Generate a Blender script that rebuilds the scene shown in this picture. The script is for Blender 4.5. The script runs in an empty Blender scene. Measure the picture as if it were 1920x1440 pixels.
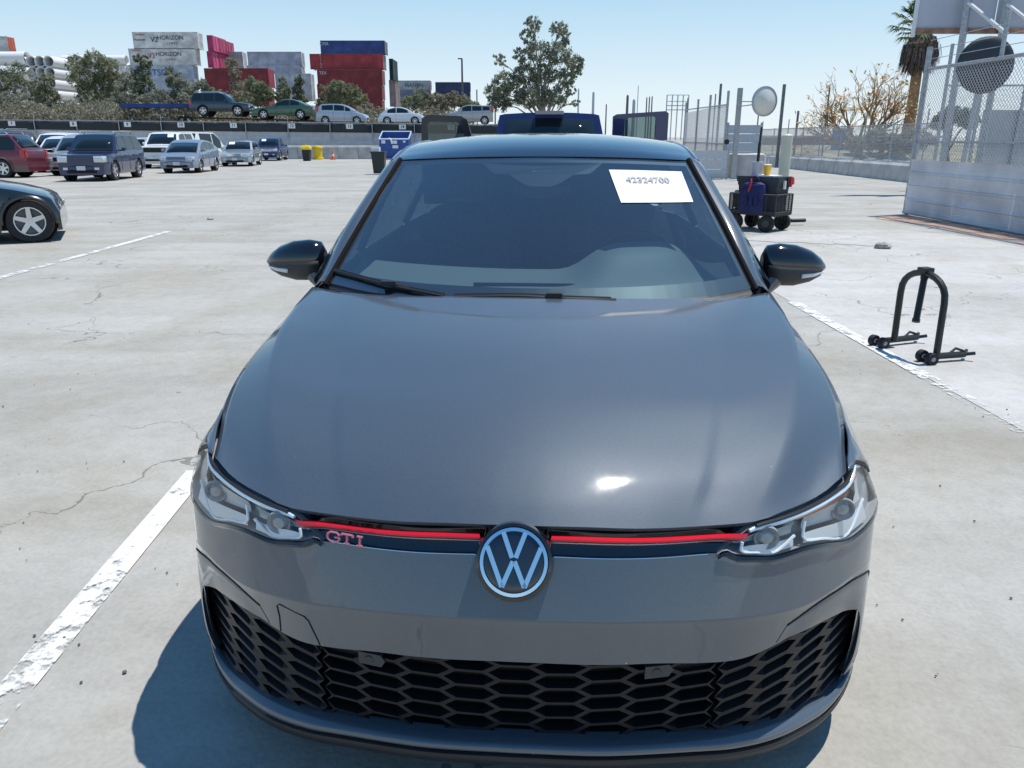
import bpy, math, random
import numpy as np
from mathutils import Vector, Matrix
R = math.radians
random.seed(7)
SC = bpy.context.scene
COL = SC.collection

# ------------------------------------------------------------------ camera
cd = bpy.data.cameras.new('camera')
cam = bpy.data.objects.new('camera', cd)
COL.objects.link(cam)
cam.location = (0, 0, 1.456)
cam.rotation_euler = (R(90 - 17.67), 0, 0)
cd.sensor_width = 36.0
cd.lens = 1454 / 1920 * 36
cd.clip_end = 6000
cd.clip_start = 0.05
SC.camera = cam

# ------------------------------------------------------------------ daylight
SUN = Vector((.30, .16, 1.0)).normalized()          # direction towards the sun
w = bpy.data.worlds.new('World')
SC.world = w
w.use_nodes = True
wn = w.node_tree
sky = wn.nodes.new('ShaderNodeTexSky')
sky.sky_type = 'NISHITA'
sky.sun_disc = False
sky.sun_elevation = math.asin(SUN.z)
sky.sun_rotation = math.atan2(SUN.x, SUN.y)
sky.altitude = 0
sky.air_density = 1.0
sky.dust_density = 0.1
sky.ozone_density = 2.5
bg = wn.nodes['Background']
bg.inputs['Strength'].default_value = 0.10
# clear coastal air: the same sky, paler and bluer towards the horizon all the way round
stc = wn.nodes.new('ShaderNodeTexCoord'); ssx = wn.nodes.new('ShaderNodeSeparateXYZ')
wn.links.new(stc.outputs['Generated'], ssx.inputs[0])
srp = wn.nodes.new('ShaderNodeValToRGB'); el = srp.color_ramp.elements
K_ = 9.0
for i, (pos, c) in enumerate([(0.0, (.78, .88, .95)), (.05, (.73, .85, .93)), (.15, (.47, .70, .87)), (.30, (.21, .47, .78)), (.55, (.085, .28, .62)), (1.0, (.045, .19, .50))]):
    e = el[i] if i < 2 else el.new(pos)
    e.position = pos; e.color = (*c, 1)
wn.links.new(ssx.outputs['Z'], srp.inputs['Fac'])
smul = wn.nodes.new('ShaderNodeMixRGB'); smul.blend_type = 'MULTIPLY'; smul.inputs[0].default_value = 1; smul.inputs[2].default_value = (K_, K_, K_, 1)
wn.links.new(srp.outputs['Color'], smul.inputs[1])
smx = wn.nodes.new('ShaderNodeMixRGB'); smx.inputs[0].default_value = .85
wn.links.new(sky.outputs['Color'], smx.inputs[1]); wn.links.new(smul.outputs[0], smx.inputs[2])
wn.links.new(smx.outputs[0], bg.inputs['Color'])
sd = bpy.data.lights.new('sun', 'SUN')
sd.energy = 4.2
sd.angle = R(0.5)
sd.color = (1.0, 0.96, 0.9)
sun = bpy.data.objects.new('sun', sd)
COL.objects.link(sun)
sun.rotation_euler = SUN.to_track_quat('Z', 'Y').to_euler()
SC.view_settings.view_transform = 'Standard'
SC.view_settings.look = 'None'
SC.view_settings.gamma = 1
SC.view_settings.exposure = 0.25
SC.view_settings.use_curve_mapping = False
SC.render.engine = 'CYCLES'
SC.cycles.use_denoising = True
SC.cycles.max_bounces = 8
SC.cycles.transparent_max_bounces = 24
SC.cycles.caustics_reflective = False
SC.cycles.caustics_refractive = False
SC.render.film_transparent = False

# ------------------------------------------------------------------ materials
MATS = {}
def mat(name, color=(.5, .5, .5), rough=.5, metal=0., coat=0., coat_rough=.03, spec=.5, noise=0., nscale=8., bump=0., bscale=60.,
        emit=None, color2=None, ramp=(.35, .65), transm=0., ior=1.45):
    if name in MATS: return MATS[name]
    m = bpy.data.materials.new(name); m.use_nodes = True
    t = m.node_tree; b = t.nodes['Principled BSDF']
    b.inputs['Base Color'].default_value = (*color, 1)
    b.inputs['Roughness'].default_value = rough
    b.inputs['Metallic'].default_value = metal
    b.inputs['Coat Weight'].default_value = coat
    b.inputs['Coat Roughness'].default_value = coat_rough
    b.inputs['Specular IOR Level'].default_value = spec
    b.inputs['Transmission Weight'].default_value = transm
    b.inputs['IOR'].default_value = ior
    if emit:
        b.inputs['Emission Color'].default_value = (*emit[:3], 1); b.inputs['Emission Strength'].default_value = emit[3]
    tc = None
    if noise or color2 or bump:
        tc = t.nodes.new('ShaderNodeTexCoord')
    if noise or color2:
        n = t.nodes.new('ShaderNodeTexNoise'); n.inputs['Scale'].default_value = nscale; n.inputs['Detail'].default_value = 6
        t.links.new(tc.outputs['Object'], n.inputs['Vector'])
        r = t.nodes.new('ShaderNodeValToRGB')
        c2 = color2 or tuple(c * (1 - noise) for c in color)
        c1 = color if color2 else tuple(min(1, c * (1 + noise)) for c in color)
        r.color_ramp.elements[0].position = ramp[0]; r.color_ramp.elements[1].position = ramp[1]
        r.color_ramp.elements[0].color = (*c2, 1); r.color_ramp.elements[1].color = (*c1, 1)
        t.links.new(n.outputs['Fac'], r.inputs['Fac']); t.links.new(r.outputs['Color'], b.inputs['Base Color'])
    if bump:
        n2 = t.nodes.new('ShaderNodeTexNoise'); n2.inputs['Scale'].default_value = bscale; n2.inputs['Detail'].default_value = 4
        t.links.new(tc.outputs['Object'], n2.inputs['Vector'])
        bp = t.nodes.new('ShaderNodeBump'); bp.inputs['Strength'].default_value = bump; bp.inputs['Distance'].default_value = .02
        t.links.new(n2.outputs['Fac'], bp.inputs['Height']); t.links.new(bp.outputs['Normal'], b.inputs['Normal'])
    MATS[name] = m
    return m

def glass_mat(name, tint, body=.0, rough=.0, refl=1.0, ior=1.5):
    """thin window pane: fresnel reflection over tinted see-through"""
    if name in MATS: return MATS[name]
    m = bpy.data.materials.new(name); m.use_nodes = True
    t = m.node_tree; t.nodes.clear()
    o = t.nodes.new('ShaderNodeOutputMaterial')
    tr = t.nodes.new('ShaderNodeBsdfTransparent'); tr.inputs['Color'].default_value = (*tint, 1)
    gl = t.nodes.new('ShaderNodeBsdfGlossy'); gl.inputs['Roughness'].default_value = rough
    gl.inputs['Color'].default_value = (1, 1, 1, 1)
    fr = t.nodes.new('ShaderNodeFresnel')
    ge = t.nodes.new('ShaderNodeNewGeometry'); mr = t.nodes.new('ShaderNodeMapRange'); mr.inputs[3].default_value = ior; mr.inputs[4].default_value = 1 / ior   # a thin pane reflects alike from both sides
    t.links.new(ge.outputs['Backfacing'], mr.inputs[0]); t.links.new(mr.outputs[0], fr.inputs['IOR'])
    mu = t.nodes.new('ShaderNodeMath'); mu.operation = 'MULTIPLY'; mu.inputs[1].default_value = refl; mu.use_clamp = True
    mx = t.nodes.new('ShaderNodeMixShader')
    t.links.new(fr.outputs[0], mu.inputs[0]); t.links.new(mu.outputs[0], mx.inputs[0])
    src = tr
    if body:
        df = t.nodes.new('ShaderNodeBsdfDiffuse'); df.inputs['Color'].default_value = (.5, .52, .5, 1)
        m2 = t.nodes.new('ShaderNodeMixShader'); m2.inputs[0].default_value = body
        t.links.new(tr.outputs[0], m2.inputs[1]); t.links.new(df.outputs[0], m2.inputs[2]); src = m2
    t.links.new(src.outputs[0], mx.inputs[1]); t.links.new(gl.outputs[0], mx.inputs[2]); t.links.new(mx.outputs[0], o.inputs[0])
    MATS[name] = m
    return m

def paint(name, color, metal=.25, rough=.38):
    return mat(name, color, rough, metal, coat=1.0, coat_rough=.02)

BLACKP = mat('black_plastic', (.018, .019, .021), .5)
BLACKG = mat('gloss_black', (.006, .006, .008), .12, coat=1, coat_rough=.02)
RUBBER = mat('tyre_rubber', (.022, .022, .023), .75, noise=.3, nscale=30)
ALLOY = mat('alloy', (.62, .63, .65), .28, .9)
CHROME = mat('chrome', (.85, .87, .9), .08, 1.)
DARK = mat('dark_cavity', (.008, .008, .009), .8)
GALV = mat('galvanised_steel', (.36, .38, .40), .45, .55, noise=.15, nscale=14)
STEELD = mat('weathered_steel', (.16, .17, .18), .55, .4, noise=.25, nscale=10)
WGLASS = mat('car_window', (.010, .017, .022), .03, spec=.6)

# ------------------------------------------------------------------ mesh helpers
class MB:
    def __init__(s): s.v = []; s.f = []; s.mi = []; s.cur = 0
    def add(s, vs, fs):
        k = len(s.v); s.v += [tuple(map(float, p)) for p in vs]
        s.f += [tuple(i + k for i in f) for f in fs]; s.mi += [s.cur] * len(fs); return s
    def grid(s, rows, flip=False, closed=False):
        n, m = len(rows), len(rows[0]); fs = []
        for i in range(n - 1):
            for j in range(m if closed else m - 1):
                a, b, c, d = i * m + j, i * m + (j + 1) % m, (i + 1) * m + (j + 1) % m, (i + 1) * m + j
                fs.append((d, c, b, a) if flip else (a, b, c, d))
        return s.add([p for r in rows for p in r], fs)
    def box(s, c, d, rz=0, M=None):
        hx, hy, hz = d[0] / 2, d[1] / 2, d[2] / 2
        vs = [(x, y, z) for x in (-hx, hx) for y in (-hy, hy) for z in (-hz, hz)]
        if M is None: M = Matrix.Rotation(rz, 3, 'Z')
        vs = [tuple(M @ Vector(p) + Vector(c)) for p in vs]
        return s.add(vs, [(0, 1, 3, 2), (4, 6, 7, 5), (0, 4, 5, 1), (2, 3, 7, 6), (0, 2, 6, 4), (1, 5, 7, 3)])
    def bar(s, a, b, r, n=6, r2=None, cap=True):
        a, b = Vector(a), Vector(b); d = (b - a)
        if d.length < 1e-6: return s
        d.normalize(); u = d.orthogonal().normalized(); v = d.cross(u); r2 = r if r2 is None else r2
        vs = []
        for p, q in ((a, r), (b, r2)):
            for i in range(n):
                t = 2 * math.pi * (i + .5) / n
                vs.append(p + u * (q * math.cos(t)) + v * (q * math.sin(t)))
        fs = [(i, (i + 1) % n, n + (i + 1) % n, n + i) for i in range(n)]
        if cap: fs += [tuple(range(n - 1, -1, -1)), tuple(range(n, 2 * n))]
        return s.add(vs, fs)
    def tube(s, pts, r, n=8, closed=False):
        P = [Vector(p) for p in pts]; N = len(P); rows = []; u = None
        for i in range(N):
            if closed: d = P[(i + 1) % N] - P[i - 1]
            else: d = P[min(i + 1, N - 1)] - P[max(i - 1, 0)]
            d.normalize()
            u = d.orthogonal().normalized() if u is None else (u - d * u.dot(d)).normalized()
            v = d.cross(u); q = r[i] if isinstance(r, (list, tuple, np.ndarray)) else r
            rows.append([P[i] + u * (q * math.cos(2 * math.pi * k / n)) + v * (q * math.sin(2 * math.pi * k / n)) for k in range(n)])
        if closed: rows.append(rows[0])
        k0 = len(s.v); s.grid(rows, closed=True)
        if not closed:
            s.f += [tuple(range(k0 + n - 1, k0 - 1, -1)), tuple(range(k0 + (N - 1) * n, k0 + N * n))]; s.mi += [s.cur] * 2
        return s
    def lathe(s, prof, n=24, axis='z', c=(0, 0, 0), M=None):
        rows = []
        for r, h in prof:
            row = []
            for k in range(n):
                t = 2 * math.pi * k / n; x, y = r * math.cos(t), r * math.sin(t)
                p = {'z': (x, y, h), 'x': (h, x, y), 'y': (y, h, x)}[axis]
                p = Vector(p)
                if M is not None: p = M @ p
                row.append(p + Vector(c))
            rows.append(row)
        return s.grid(rows, closed=True)
    def poly(s, pts): return s.add(pts, [tuple(range(len(pts)))])
    def prism(s, pts, d):
        n = len(pts); d = Vector(d); P = [Vector(p) for p in pts]
        return s.add(P + [p + d for p in P], [tuple(range(n - 1, -1, -1)), tuple(range(n, 2 * n))] +
                     [(i, (i + 1) % n, n + (i + 1) % n, n + i) for i in range(n)])
    def build(s, name, m, parent=None, smooth=35, loc=None, rz=None, solid=0, mats=None, off=-1, fixn=False):
        me = bpy.data.meshes.new(name); me.from_pydata(s.v, [], s.f)
        if fixn:
            import bmesh
            bm = bmesh.new(); bm.from_mesh(me); bmesh.ops.recalc_face_normals(bm, faces=bm.faces); bm.to_mesh(me); bm.free()
        for x in (mats or [m]): me.materials.append(x)
        if mats: me.polygons.foreach_set('material_index', s.mi)
        if smooth:
            me.shade_smooth(); me.set_sharp_from_angle(angle=R(smooth))
        o = bpy.data.objects.new(name, me); COL.objects.link(o)
        if parent: o.parent = parent
        if loc is not None: o.location = loc
        if rz is not None: o.rotation_euler = (0, 0, rz)
        if solid:
            md = o.modifiers.new('solid', 'SOLIDIFY'); md.thickness = solid; md.offset = off
        return o

def tag(o, label=None, cat=None, group=None, kind=None):
    if label: o['label'] = label
    if cat: o['category'] = cat
    if group: o['group'] = group
    if kind: o['kind'] = kind
    return o
def thing(name, label, cat, loc=(0, 0, 0), rz=0, group=None):
    o = bpy.data.objects.new(name, None); COL.objects.link(o); o.empty_display_size = .2
    o.location = loc; o.rotation_euler = (0, 0, rz)
    return tag(o, label, cat, group)
def kids(o): return [c for c in bpy.data.objects if c.parent == o]
def copy_tree(o, parent=None):
    c = o.copy(); COL.objects.link(c)
    if parent: c.parent = parent
    for ch in kids(o): copy_tree(ch, c)
    return c
def cr(pts, n):
    """Catmull-Rom through pts, resampled to n points by arc length"""
    P = np.array(pts, float)
    if len(P) == 2:
        t = np.linspace(0, 1, n)[:, None]; return P[0] * (1 - t) + P[1] * t
    E = np.vstack([2 * P[0] - P[1], P, 2 * P[-1] - P[-2]]); out = []
    for i in range(len(P) - 1):
        a, b, c, d = E[i:i + 4]
        for t in np.linspace(0, 1, 16, endpoint=False):
            out.append(.5 * ((2 * b) + (c - a) * t + (2 * a - 5 * b + 4 * c - d) * t * t + (3 * b - a - 3 * c + d) * t ** 3))
    out.append(P[-1]); out = np.array(out)
    s = np.r_[0, np.cumsum(np.linalg.norm(np.diff(out, axis=0), axis=1))]
    return np.stack([np.interp(np.linspace(0, s[-1], n), s, out[:, k]) for k in range(P.shape[1])], 1)
def mir(p): return [(-x, y, z) for x, y, z in p]
def text(name, body, size, m, parent, loc, rot, extrude=.002, align='CENTER', sx=1, bold=0.):
    cu = bpy.data.curves.new(name, 'FONT'); cu.body = body; cu.size = size; cu.align_x = align; cu.align_y = 'CENTER'
    cu.extrude = extrude; cu.offset = bold
    cu.materials.append(m)
    o = bpy.data.objects.new(name, cu); COL.objects.link(o)
    bpy.context.view_layer.update()
    me = bpy.data.meshes.new_from_object(o.evaluated_get(bpy.context.evaluated_depsgraph_get()))
    bpy.data.objects.remove(o); bpy.data.curves.remove(cu)
    o = bpy.data.objects.new(name, me); COL.objects.link(o); o.parent = parent
    o.location = loc; o.rotation_euler = rot; o.scale = (sx, 1, 1)
    return o
def gz(Y): return -0.0052 * min(max(0, Y - 4), 86)
def smooth01(x): x = np.clip(x, 0, 1); return x * x * (3 - 2 * x)

def wheel(parent, c, r, width, side, spokes=5, rim_r=.68, twin=False, n=28, rimmat=None, dark=False):
    """a wheel: tyre part of its thing, with rim as sub-part; side=+1 faces +x"""
    wd = width / 2
    t = MB().lathe([(r * rim_r, -wd * .8), (r * .93, -wd), (r, -wd * .75), (r, wd * .75), (r * .93, wd), (r * rim_r * 1.02, wd * .85), (r * rim_r, wd * .6)], n, 'x')
    wl = t.build('wheel', RUBBER, parent, loc=c)
    m = MB(); s = side; f = wd * .8 * s
    m.lathe([(r * rim_r * 1.0, f), (r * rim_r * .93, f), (r * rim_r * .9, f * .3), (r * rim_r * .9, -f * .5)], n, 'x')
    m.lathe([(.001, f * .72), (r * .1, f * .74), (r * .13, f * .6), (r * .13, 0)], 14, 'x')
    for k in range(spokes):
        for dd in ((-.13, .13) if twin else (0,)):
            a = 2 * math.pi * k / spokes + .3 + dd; hw = r * (.045 if twin else .09)
            ca, sa = math.cos(a), math.sin(a); r0, r1 = r * .09, r * rim_r * .94
            pts = []
            for rr, hh in ((r0, hw * 1.25), (r1, hw)):
                for q in (-1, 1):
                    pts.append((f * (.72 if rr == r0 else .85), rr * ca - q * hh * sa, rr * sa + q * hh * ca))
            m.prism([pts[0], pts[1], pts[3], pts[2]], (-f * .35, 0, 0))
    m.build('rim', rimmat or ALLOY, wl, fixn=True)
    d = MB().lathe([(.001, f * .1), (r * rim_r * .92, f * .1)], 20, 'x'); d.build('brake_disc', STEELD if not dark else DARK, wl)
    return wl
# ------------------------------------------------------------------ the grey hatchback
PAINT = mat('grey_paint', (.060, .080, .102), .48, .12, coat=1, coat_rough=.045, spec=.3)
PAINT.node_tree.nodes['Principled BSDF'].inputs['Coat IOR'].default_value = 1.66
def dust(m):
    t = m.node_tree; b = t.nodes['Principled BSDF']; N = t.nodes.new; L = t.links.new
    tc = N('ShaderNodeTexCoord'); v = N('ShaderNodeTexVoronoi'); v.inputs['Scale'].default_value = 22; L(tc.outputs['Object'], v.inputs['Vector'])
    sp = N('ShaderNodeSeparateColor'); L(v.outputs['Color'], sp.inputs[0])
    th = N('ShaderNodeMapRange'); th.inputs[1].default_value = .72; th.inputs[2].default_value = 1.0; th.inputs[3].default_value = 0; th.inputs[4].default_value = .042; L(sp.outputs[0], th.inputs[0])
    lt = N('ShaderNodeMath'); lt.operation = 'LESS_THAN'; L(v.outputs['Distance'], lt.inputs[0]); L(th.outputs[0], lt.inputs[1])
    fl = N('ShaderNodeTexNoise'); fl.inputs['Scale'].default_value = 900; fl.inputs['Detail'].default_value = 1; L(tc.outputs['Object'], fl.inputs['Vector'])
    r = N('ShaderNodeValToRGB'); r.color_ramp.elements[0].position = .35; r.color_ramp.elements[1].position = .68; c = b.inputs['Base Color'].default_value
    r.color_ramp.elements[0].color = (c[0] * .82, c[1] * .82, c[2] * .82, 1); r.color_ramp.elements[1].color = (c[0] * 1.25, c[1] * 1.25, c[2] * 1.25, 1); L(fl.outputs['Fac'], r.inputs['Fac'])
    mx = N('ShaderNodeMixRGB'); mx.inputs[2].default_value = (.42, .42, .41, 1); L(lt.outputs[0], mx.inputs[0]); L(r.outputs[0], mx.inputs[1]); L(mx.outputs[0], b.inputs['Base Color'])
    dn = N('ShaderNodeTexNoise'); dn.inputs['Scale'].default_value = 5; dn.inputs['Detail'].default_value = 8; L(tc.outputs['Object'], dn.inputs['Vector'])
    dr = N('ShaderNodeMapRange'); dr.inputs[1].default_value = .4; dr.inputs[2].default_value = .75; dr.inputs[3].default_value = .03; dr.inputs[4].default_value = .11; L(dn.outputs['Fac'], dr.inputs[0]); L(dr.outputs[0], b.inputs['Coat Roughness'])
dust(PAINT)
def orient(mb, out):
    out = Vector(out); s = 0
    for f in mb.f:
        a, b, c = (Vector(mb.v[i]) for i in f[:3]); s += (b - a).cross(c - a).dot(out)
    if s < 0: mb.f = [f[::-1] for f in mb.f]
    return mb

def build_hatchback():
    car = thing('hatchback', 'dark grey hatchback facing the camera with a red line across its grille', 'car', (0.002, 1.284, 0), -R(3.68))
    GL = glass_mat('windscreen_glass', (.62, .76, .80), body=.03, refl=3.3)
    PX = [0, .2, .4, .5, .6, .7, .76, .80, .83, .855, .875, .888, .893]
    PY = [0, .016, .065, .105, .165, .25, .312, .36, .405, .46, .53, .66, .9]
    pl = cr(list(zip(PX, PY)), 400)
    def py(x): return float(np.interp(abs(x), pl[:, 0], pl[:, 1]))
    def pxw(y): return float(np.interp(y, pl[:, 1], pl[:, 0]))
    # ---- hood
    C = [(0, .078, .732), (0, .14, .7725), (0, .25, .826), (0, .4, .876), (0, .6, .922), (0, .8, .953), (0, 1.0, .977), (0, 1.083, .984)]
    B = [(.36, .131, .714), (.371, .176, .742), (.395, .24, .777), (.417, .32, .810), (.448, .455, .857), (.456, .565, .882), (.498, .773, .923), (.522, .95, .95), (.535, 1.14, .975)]
    A = [(.482, .162, .713), (.545, .27, .768), (.598, .385, .815), (.645, .52, .855), (.675, .62, .879), (.706, .735, .901), (.736, .89, .927), (.752, 1.03, .944), (.757, 1.1, .952), (.766, 1.285, .970)]
    S = [(.716, .335, .752), (.741, .43, .775), (.765, .52, .802), (.777, .615, .835), (.780, .745, .868), (.772, .9, .902), (.770, 1.02, .922), (.769, 1.2, .948), (.771, 1.29, .962)]
    FR = cr([(0, .078, .732), (.056, .079, .7315), (.134, .086, .7285), (.245, .102, .7205), (.362, .131, .714), (.482, .162, .713), (.54, .194, .719), (.612, .242, .7245), (.66, .278, .735), (.716, .335, .752)], 200)
    NT = 56
    lc, lb, la, ls = (cr(q, NT) for q in (C, B, A, S))
    NI, NO = 22, 8
    rows = []
    for i in range(NT):
        t = i / (NT - 1)
        ml = lambda p: np.array([-p[0], p[1], p[2]])
        inner = cr([ml(la[i]), ml(lb[i]), lc[i], lb[i], la[i]], 4 * NI + 1)[2 * NI:]
        d = ls[i] - la[i]
        outer = [la[i] + d * u + np.array([0, 0, .05 * u * (1 - u) * np.linalg.norm(d)]) for u in np.linspace(0, 1, NO + 1)[1:]]
        row = np.array(list(inner) + outer)
        if t < .3:                                       # settle on the traced front edge
            r0 = row if i == 0 else None
            if i == 0:
                tgt = np.stack([row[:, 0], np.interp(row[:, 0], FR[:, 0], FR[:, 1]), np.interp(row[:, 0], FR[:, 0], FR[:, 2])], 1)
                delta = tgt - row
            row = row + delta * (1 - smooth01(t / .3))
        # fold line
        xb = lb[i][0]; wgt = smooth01(t / .1) * (1 - smooth01((t - .62) / .38))
        row[:, 2] -= wgt * .0034 * smooth01((row[:, 0] - xb + .012) / .024) * (1 - smooth01((row[:, 0] - xb) / max(.05, la[i][0] - xb)))
        rows.append(row)
    full = [[tuple(p) for p in mir(r[:0:-1])] + [tuple(p) for p in r] for r in rows]
    # rounded front lip turned under
    lip = [(x, y + .006, z - .010) for x, y, z in full[0]]; lip2 = [(x, y + .03, z - .020) for x, y, z in full[0]]
    m = MB().grid([lip2, lip] + full); orient(m, (0, -.3, 1))
    hood = m.build('hood', PAINT, car, smooth=60, solid=.006)
    # dark structure under the panels
    m = MB()
    q = [[(x * .93, max(y + .05, .2), z - .05) for x, y, z in r[::4]] for r in full[::6]] + [[(x * .93, y, z - .05) for x, y, z in full[-1][::4]]]
    m.grid(q)
    m.grid([[(x, max(py(x) + .13, .15), z) for x in np.linspace(-.84, .84, 41)] for z in (.12, .4, .62, .70)])
    for s in (-1, 1): m.grid([[(s * x, py(x) + .066, z) for x in np.linspace(.76, .872, 8)] for z in (.12, .3, .46)])
    m.box((0, 1.1, .42), (1.3, 1.6, .45)); m.box((0, 2.4, .32), (1.5, 3.2, .25))
    m.build('engine_bay', DARK, car, smooth=0)

    # ---- front fascia
    XS = list(np.linspace(0, .4, 15)) + list(np.linspace(.42, .80, 22)) + [.815, .83, .845, .855, .866, .875, .881]
    def zc(tab): return lambda x: float(np.interp(abs(x), tab[0], tab[1]))
    def sm(tab):
        c = cr(list(zip(*tab)), 200); return lambda x: float(np.interp(abs(x), c[:, 0], c[:, 1]))
    R0 = sm(([0, .08, .28, .403, .445, .486, .53, .60, .66, .73, .795, .85, .888], [.674, .673, .662, .657, .640, .631, .622, .622, .610, .588, .590, .60, .62]))
    K0 = zc(([0, .38, .46, .6, .9], [.058, .058, .051, .043, .016]))
    R2 = sm(([0, .2, .36, .48, .585, .65, .70, .76, .80, .888], [.563, .556, .541, .528, .512, .506, .508, .506, .50, .48]))
    R3 = sm(([0, .26, .38, .48, .56, .60, .65, .70, .76, .80, .84, .888], [.447, .434, .418, .408, .416, .423, .422, .412, .396, .384, .375, .37]))
    R4 = sm(([0, .22, .39, .52, .64, .73, .79, .82, .888], [.256, .244, .226, .202, .180, .163, .165, .18, .2]))
    def fas(x, k, z): return (x, py(x) + k, z)
    xs = [-x for x in XS[:0:-1]] + XS
    def side(x): return smooth01((abs(x) - .74) / .1)
    rws = []
    for v in (0, .12, .26, .40, .54, .68, .82, .93, .985, 1):                        # from the strip down to the fold
        rws.append([fas(x, (K0(x) * (1 - v) + .010 * v) , R0(x) * (1 - v) + R2(x) * v) for x in xs])
    for v in (.015, .07, .18, .3, .44, .58, .72, .86, 1):
        kb = lambda x: .036 * (1 - side(x)) + .004 * side(x)
        rws.append([fas(x, .009 + (kb(x) - .009) * v ** .8, R2(x) * (1 - v) + (R3(x) + .000) * v) for x in xs])
    top = [(x, y + .03, z - .003) for x, y, z in rws[0]]
    # returned lower edge
    low = [(x, y + .03, z + .004) for x, y, z in rws[-1]]
    m = MB().grid([top] + rws + [low]); orient(m, (0, -1, 0))
    bump = m.build('bumper', PAINT, car, smooth=50)
    # tow-hook cover: thin groove outline in the paint on the passenger side
    m = MB()
    def onf(x, z):
        v = (R2(x) - z) / (R2(x) - R3(x)); return (x, py(x) + .009 + (.036 - .009) * max(v, 0) ** .8 - .0005, z)
    loop = [onf(-.525 + dx, zz) for dx, zz in [(0, .414), (.006, .46), (.006, .492), (.014, .500), (.075, .489), (.084, .48), (.10, .425), (.104, .405)]]
    m.tube(loop, .0016, 4); m.build('tow_cover', DARK, bump)
    # ---- side part of the bumper: corner down to the wheel arch behind the grille
    for sgn in (-1, 1):
        m = MB(); rr = []
        for v in np.linspace(0, 1, 10):
            row = []
            for x in (.795, .805, .815, .825, .835, .845, .855, .863, .87, .876, .881):
                z = R3(x) * (1 - v) + .175 * v
                row.append((sgn * (x - .012 * v * v), py(x) + .004 + .012 * v * v, z))
            rr.append(row)
        m.grid(rr); orient(m, (sgn, -.5, 0)); m.build('bumper_corner', PAINT, car, smooth=60)
        # blade framing the side grille with dark gap above
        bl = []
        def fsurf(x, z):
            v = min(max((R2(x) - z) / max(R2(x) - R3(x), 1e-3), 0), 1.6); kb = .036 * (1 - side(x)) + .004 * side(x)
            return py(x) + .009 + (kb - .009) * v ** .8
        topl = cr([(.575, .462), (.651, .487), (.744, .484), (.80, .472), (.838, .450), (.858, .40), (.862, .33), (.850, .26), (.82, .21)], 26)
        botl = cr([(.555, .419), (.62, .424), (.70, .414), (.765, .396), (.798, .380), (.812, .350), (.815, .30), (.808, .245), (.786, .20)], 26)
        for w_ in (0, .05, .25, .5, .8, .96, 1):
            r = []
            for q, (a, b) in enumerate(zip(topl, botl)):
                x = a[0] * (1 - w_) + b[0] * w_; z = a[1] * (1 - w_) + b[1] * w_; up = smooth01(q / 5)
                off = {0: .004, .05: -.001, .25: -.004, .5: -.007, .8: -.010, .96: -.010, 1: .02}[w_] * (up if w_ < 1 else 1)
                r.append((sgn * x, fsurf(x, z) - .001 + off, z))
            bl.append(r)
        m = MB().grid(bl); orient(m, (sgn * .5, -1, 0)); m.build('grille_blade', PAINT, car, smooth=50)
        m = MB().tube([(sgn * a[0], fsurf(a[0], a[1]) + .0005, a[1] + .002) for a in topl], .0030, 6); m.build('air_gap', DARK, car)
    # ---- lower grille
    def gsurf(x, z, dpt=0):
        a, b = R3(x), R4(x); v = (a - z) / max(a - b, 1e-3)
        return (x, py(x) * .985 + .040 + .012 * v + dpt, z)
    m = MB()
    gx = np.linspace(-.83, .83, 61)
    m.grid([[gsurf(x, R3(x) * (1 - v) + R4(x) * v, .055) for x in gx] for v in np.linspace(-.1, 1.1, 7)])
    back = orient(m, (0, -1, 0)).build('grille_backing', DARK, car)
    honey = mat('grille_plastic', (.011, .012, .014), .42, spec=.35)
    PW, PH = .0940, .0375
    for part, lo, hi in (('center', -.423, .423), ('side', .423, .836), ('side', -.836, -.423)):
        m = MB()
        for ci in range(-10, 11):
            cx = ci * PW
            if not (lo <= cx < hi or (part == 'side' and lo - .03 * (lo < 0) < cx < hi + .03 * (hi > 0) and abs(cx) > .43)): continue
            for ri in range(-4, 10):
                cz = .262 + ri * PH + (PH / 2 if ci % 2 else 0)
                shf = lambda x: .14 * max(0, abs(x) - .423)
                if cz + shf(cx) > R3(cx) + .012 or cz + shf(cx) < R4(cx) - .012: continue
                tip, fl = PW * .655, PW * .345
                out = [(-tip, 0), (-fl, PH / 2), (fl, PH / 2), (tip, 0), (fl, -PH / 2), (-fl, -PH / 2)]
                def pt(a, b, dep):
                    x = cx + a; x = min(max(x, lo), hi); z = cz + b + shf(x)
                    z = min(max(z, R4(x) + .001), R3(x) - .001); return gsurf(x, z, dep)
                e = .0030 if part == 'center' else .005
                inn = [(a * (1 - e / PH * 1.6), b * (1 - e * 2 / PH)) for a, b in out]
                dp = .030 if part == 'center' else .020
                inb = [(a * .93 if part == 'center' else a * .8, b * (1 - e * 2.5 / PH) if part == 'center' else b * .55 + .003) for a, b in out]
                vs = [pt(a, b, 0) for a, b in out] + [pt(a, b, .0) for a, b in inn] + [pt(a, b, dp) for a, b in inb]
                fs = []
                for k in range(6):
                    k2 = (k + 1) % 6
                    fs += [(k, k2, 6 + k2, 6 + k), (6 + k, 6 + k2, 12 + k2, 12 + k)]
                if part == 'side': fs.append((12, 13, 14, 15, 16, 17))
                m.add(vs, fs)
        m.build('honeycomb_grille', honey, car, smooth=0)
    # closed cells and sensor brackets along the top of the grille
    for x, w_ in ((-.376, .085), (.376, .085)):
        m = MB().grid([[gsurf(x + a, z, .012) for a in np.linspace(-w_ / 2, w_ / 2, 5)] for z in (R3(x) - .003, R3(x) - .032)])
        orient(m, (0, -1, 0)).build('grille_blank', honey, car)
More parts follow.
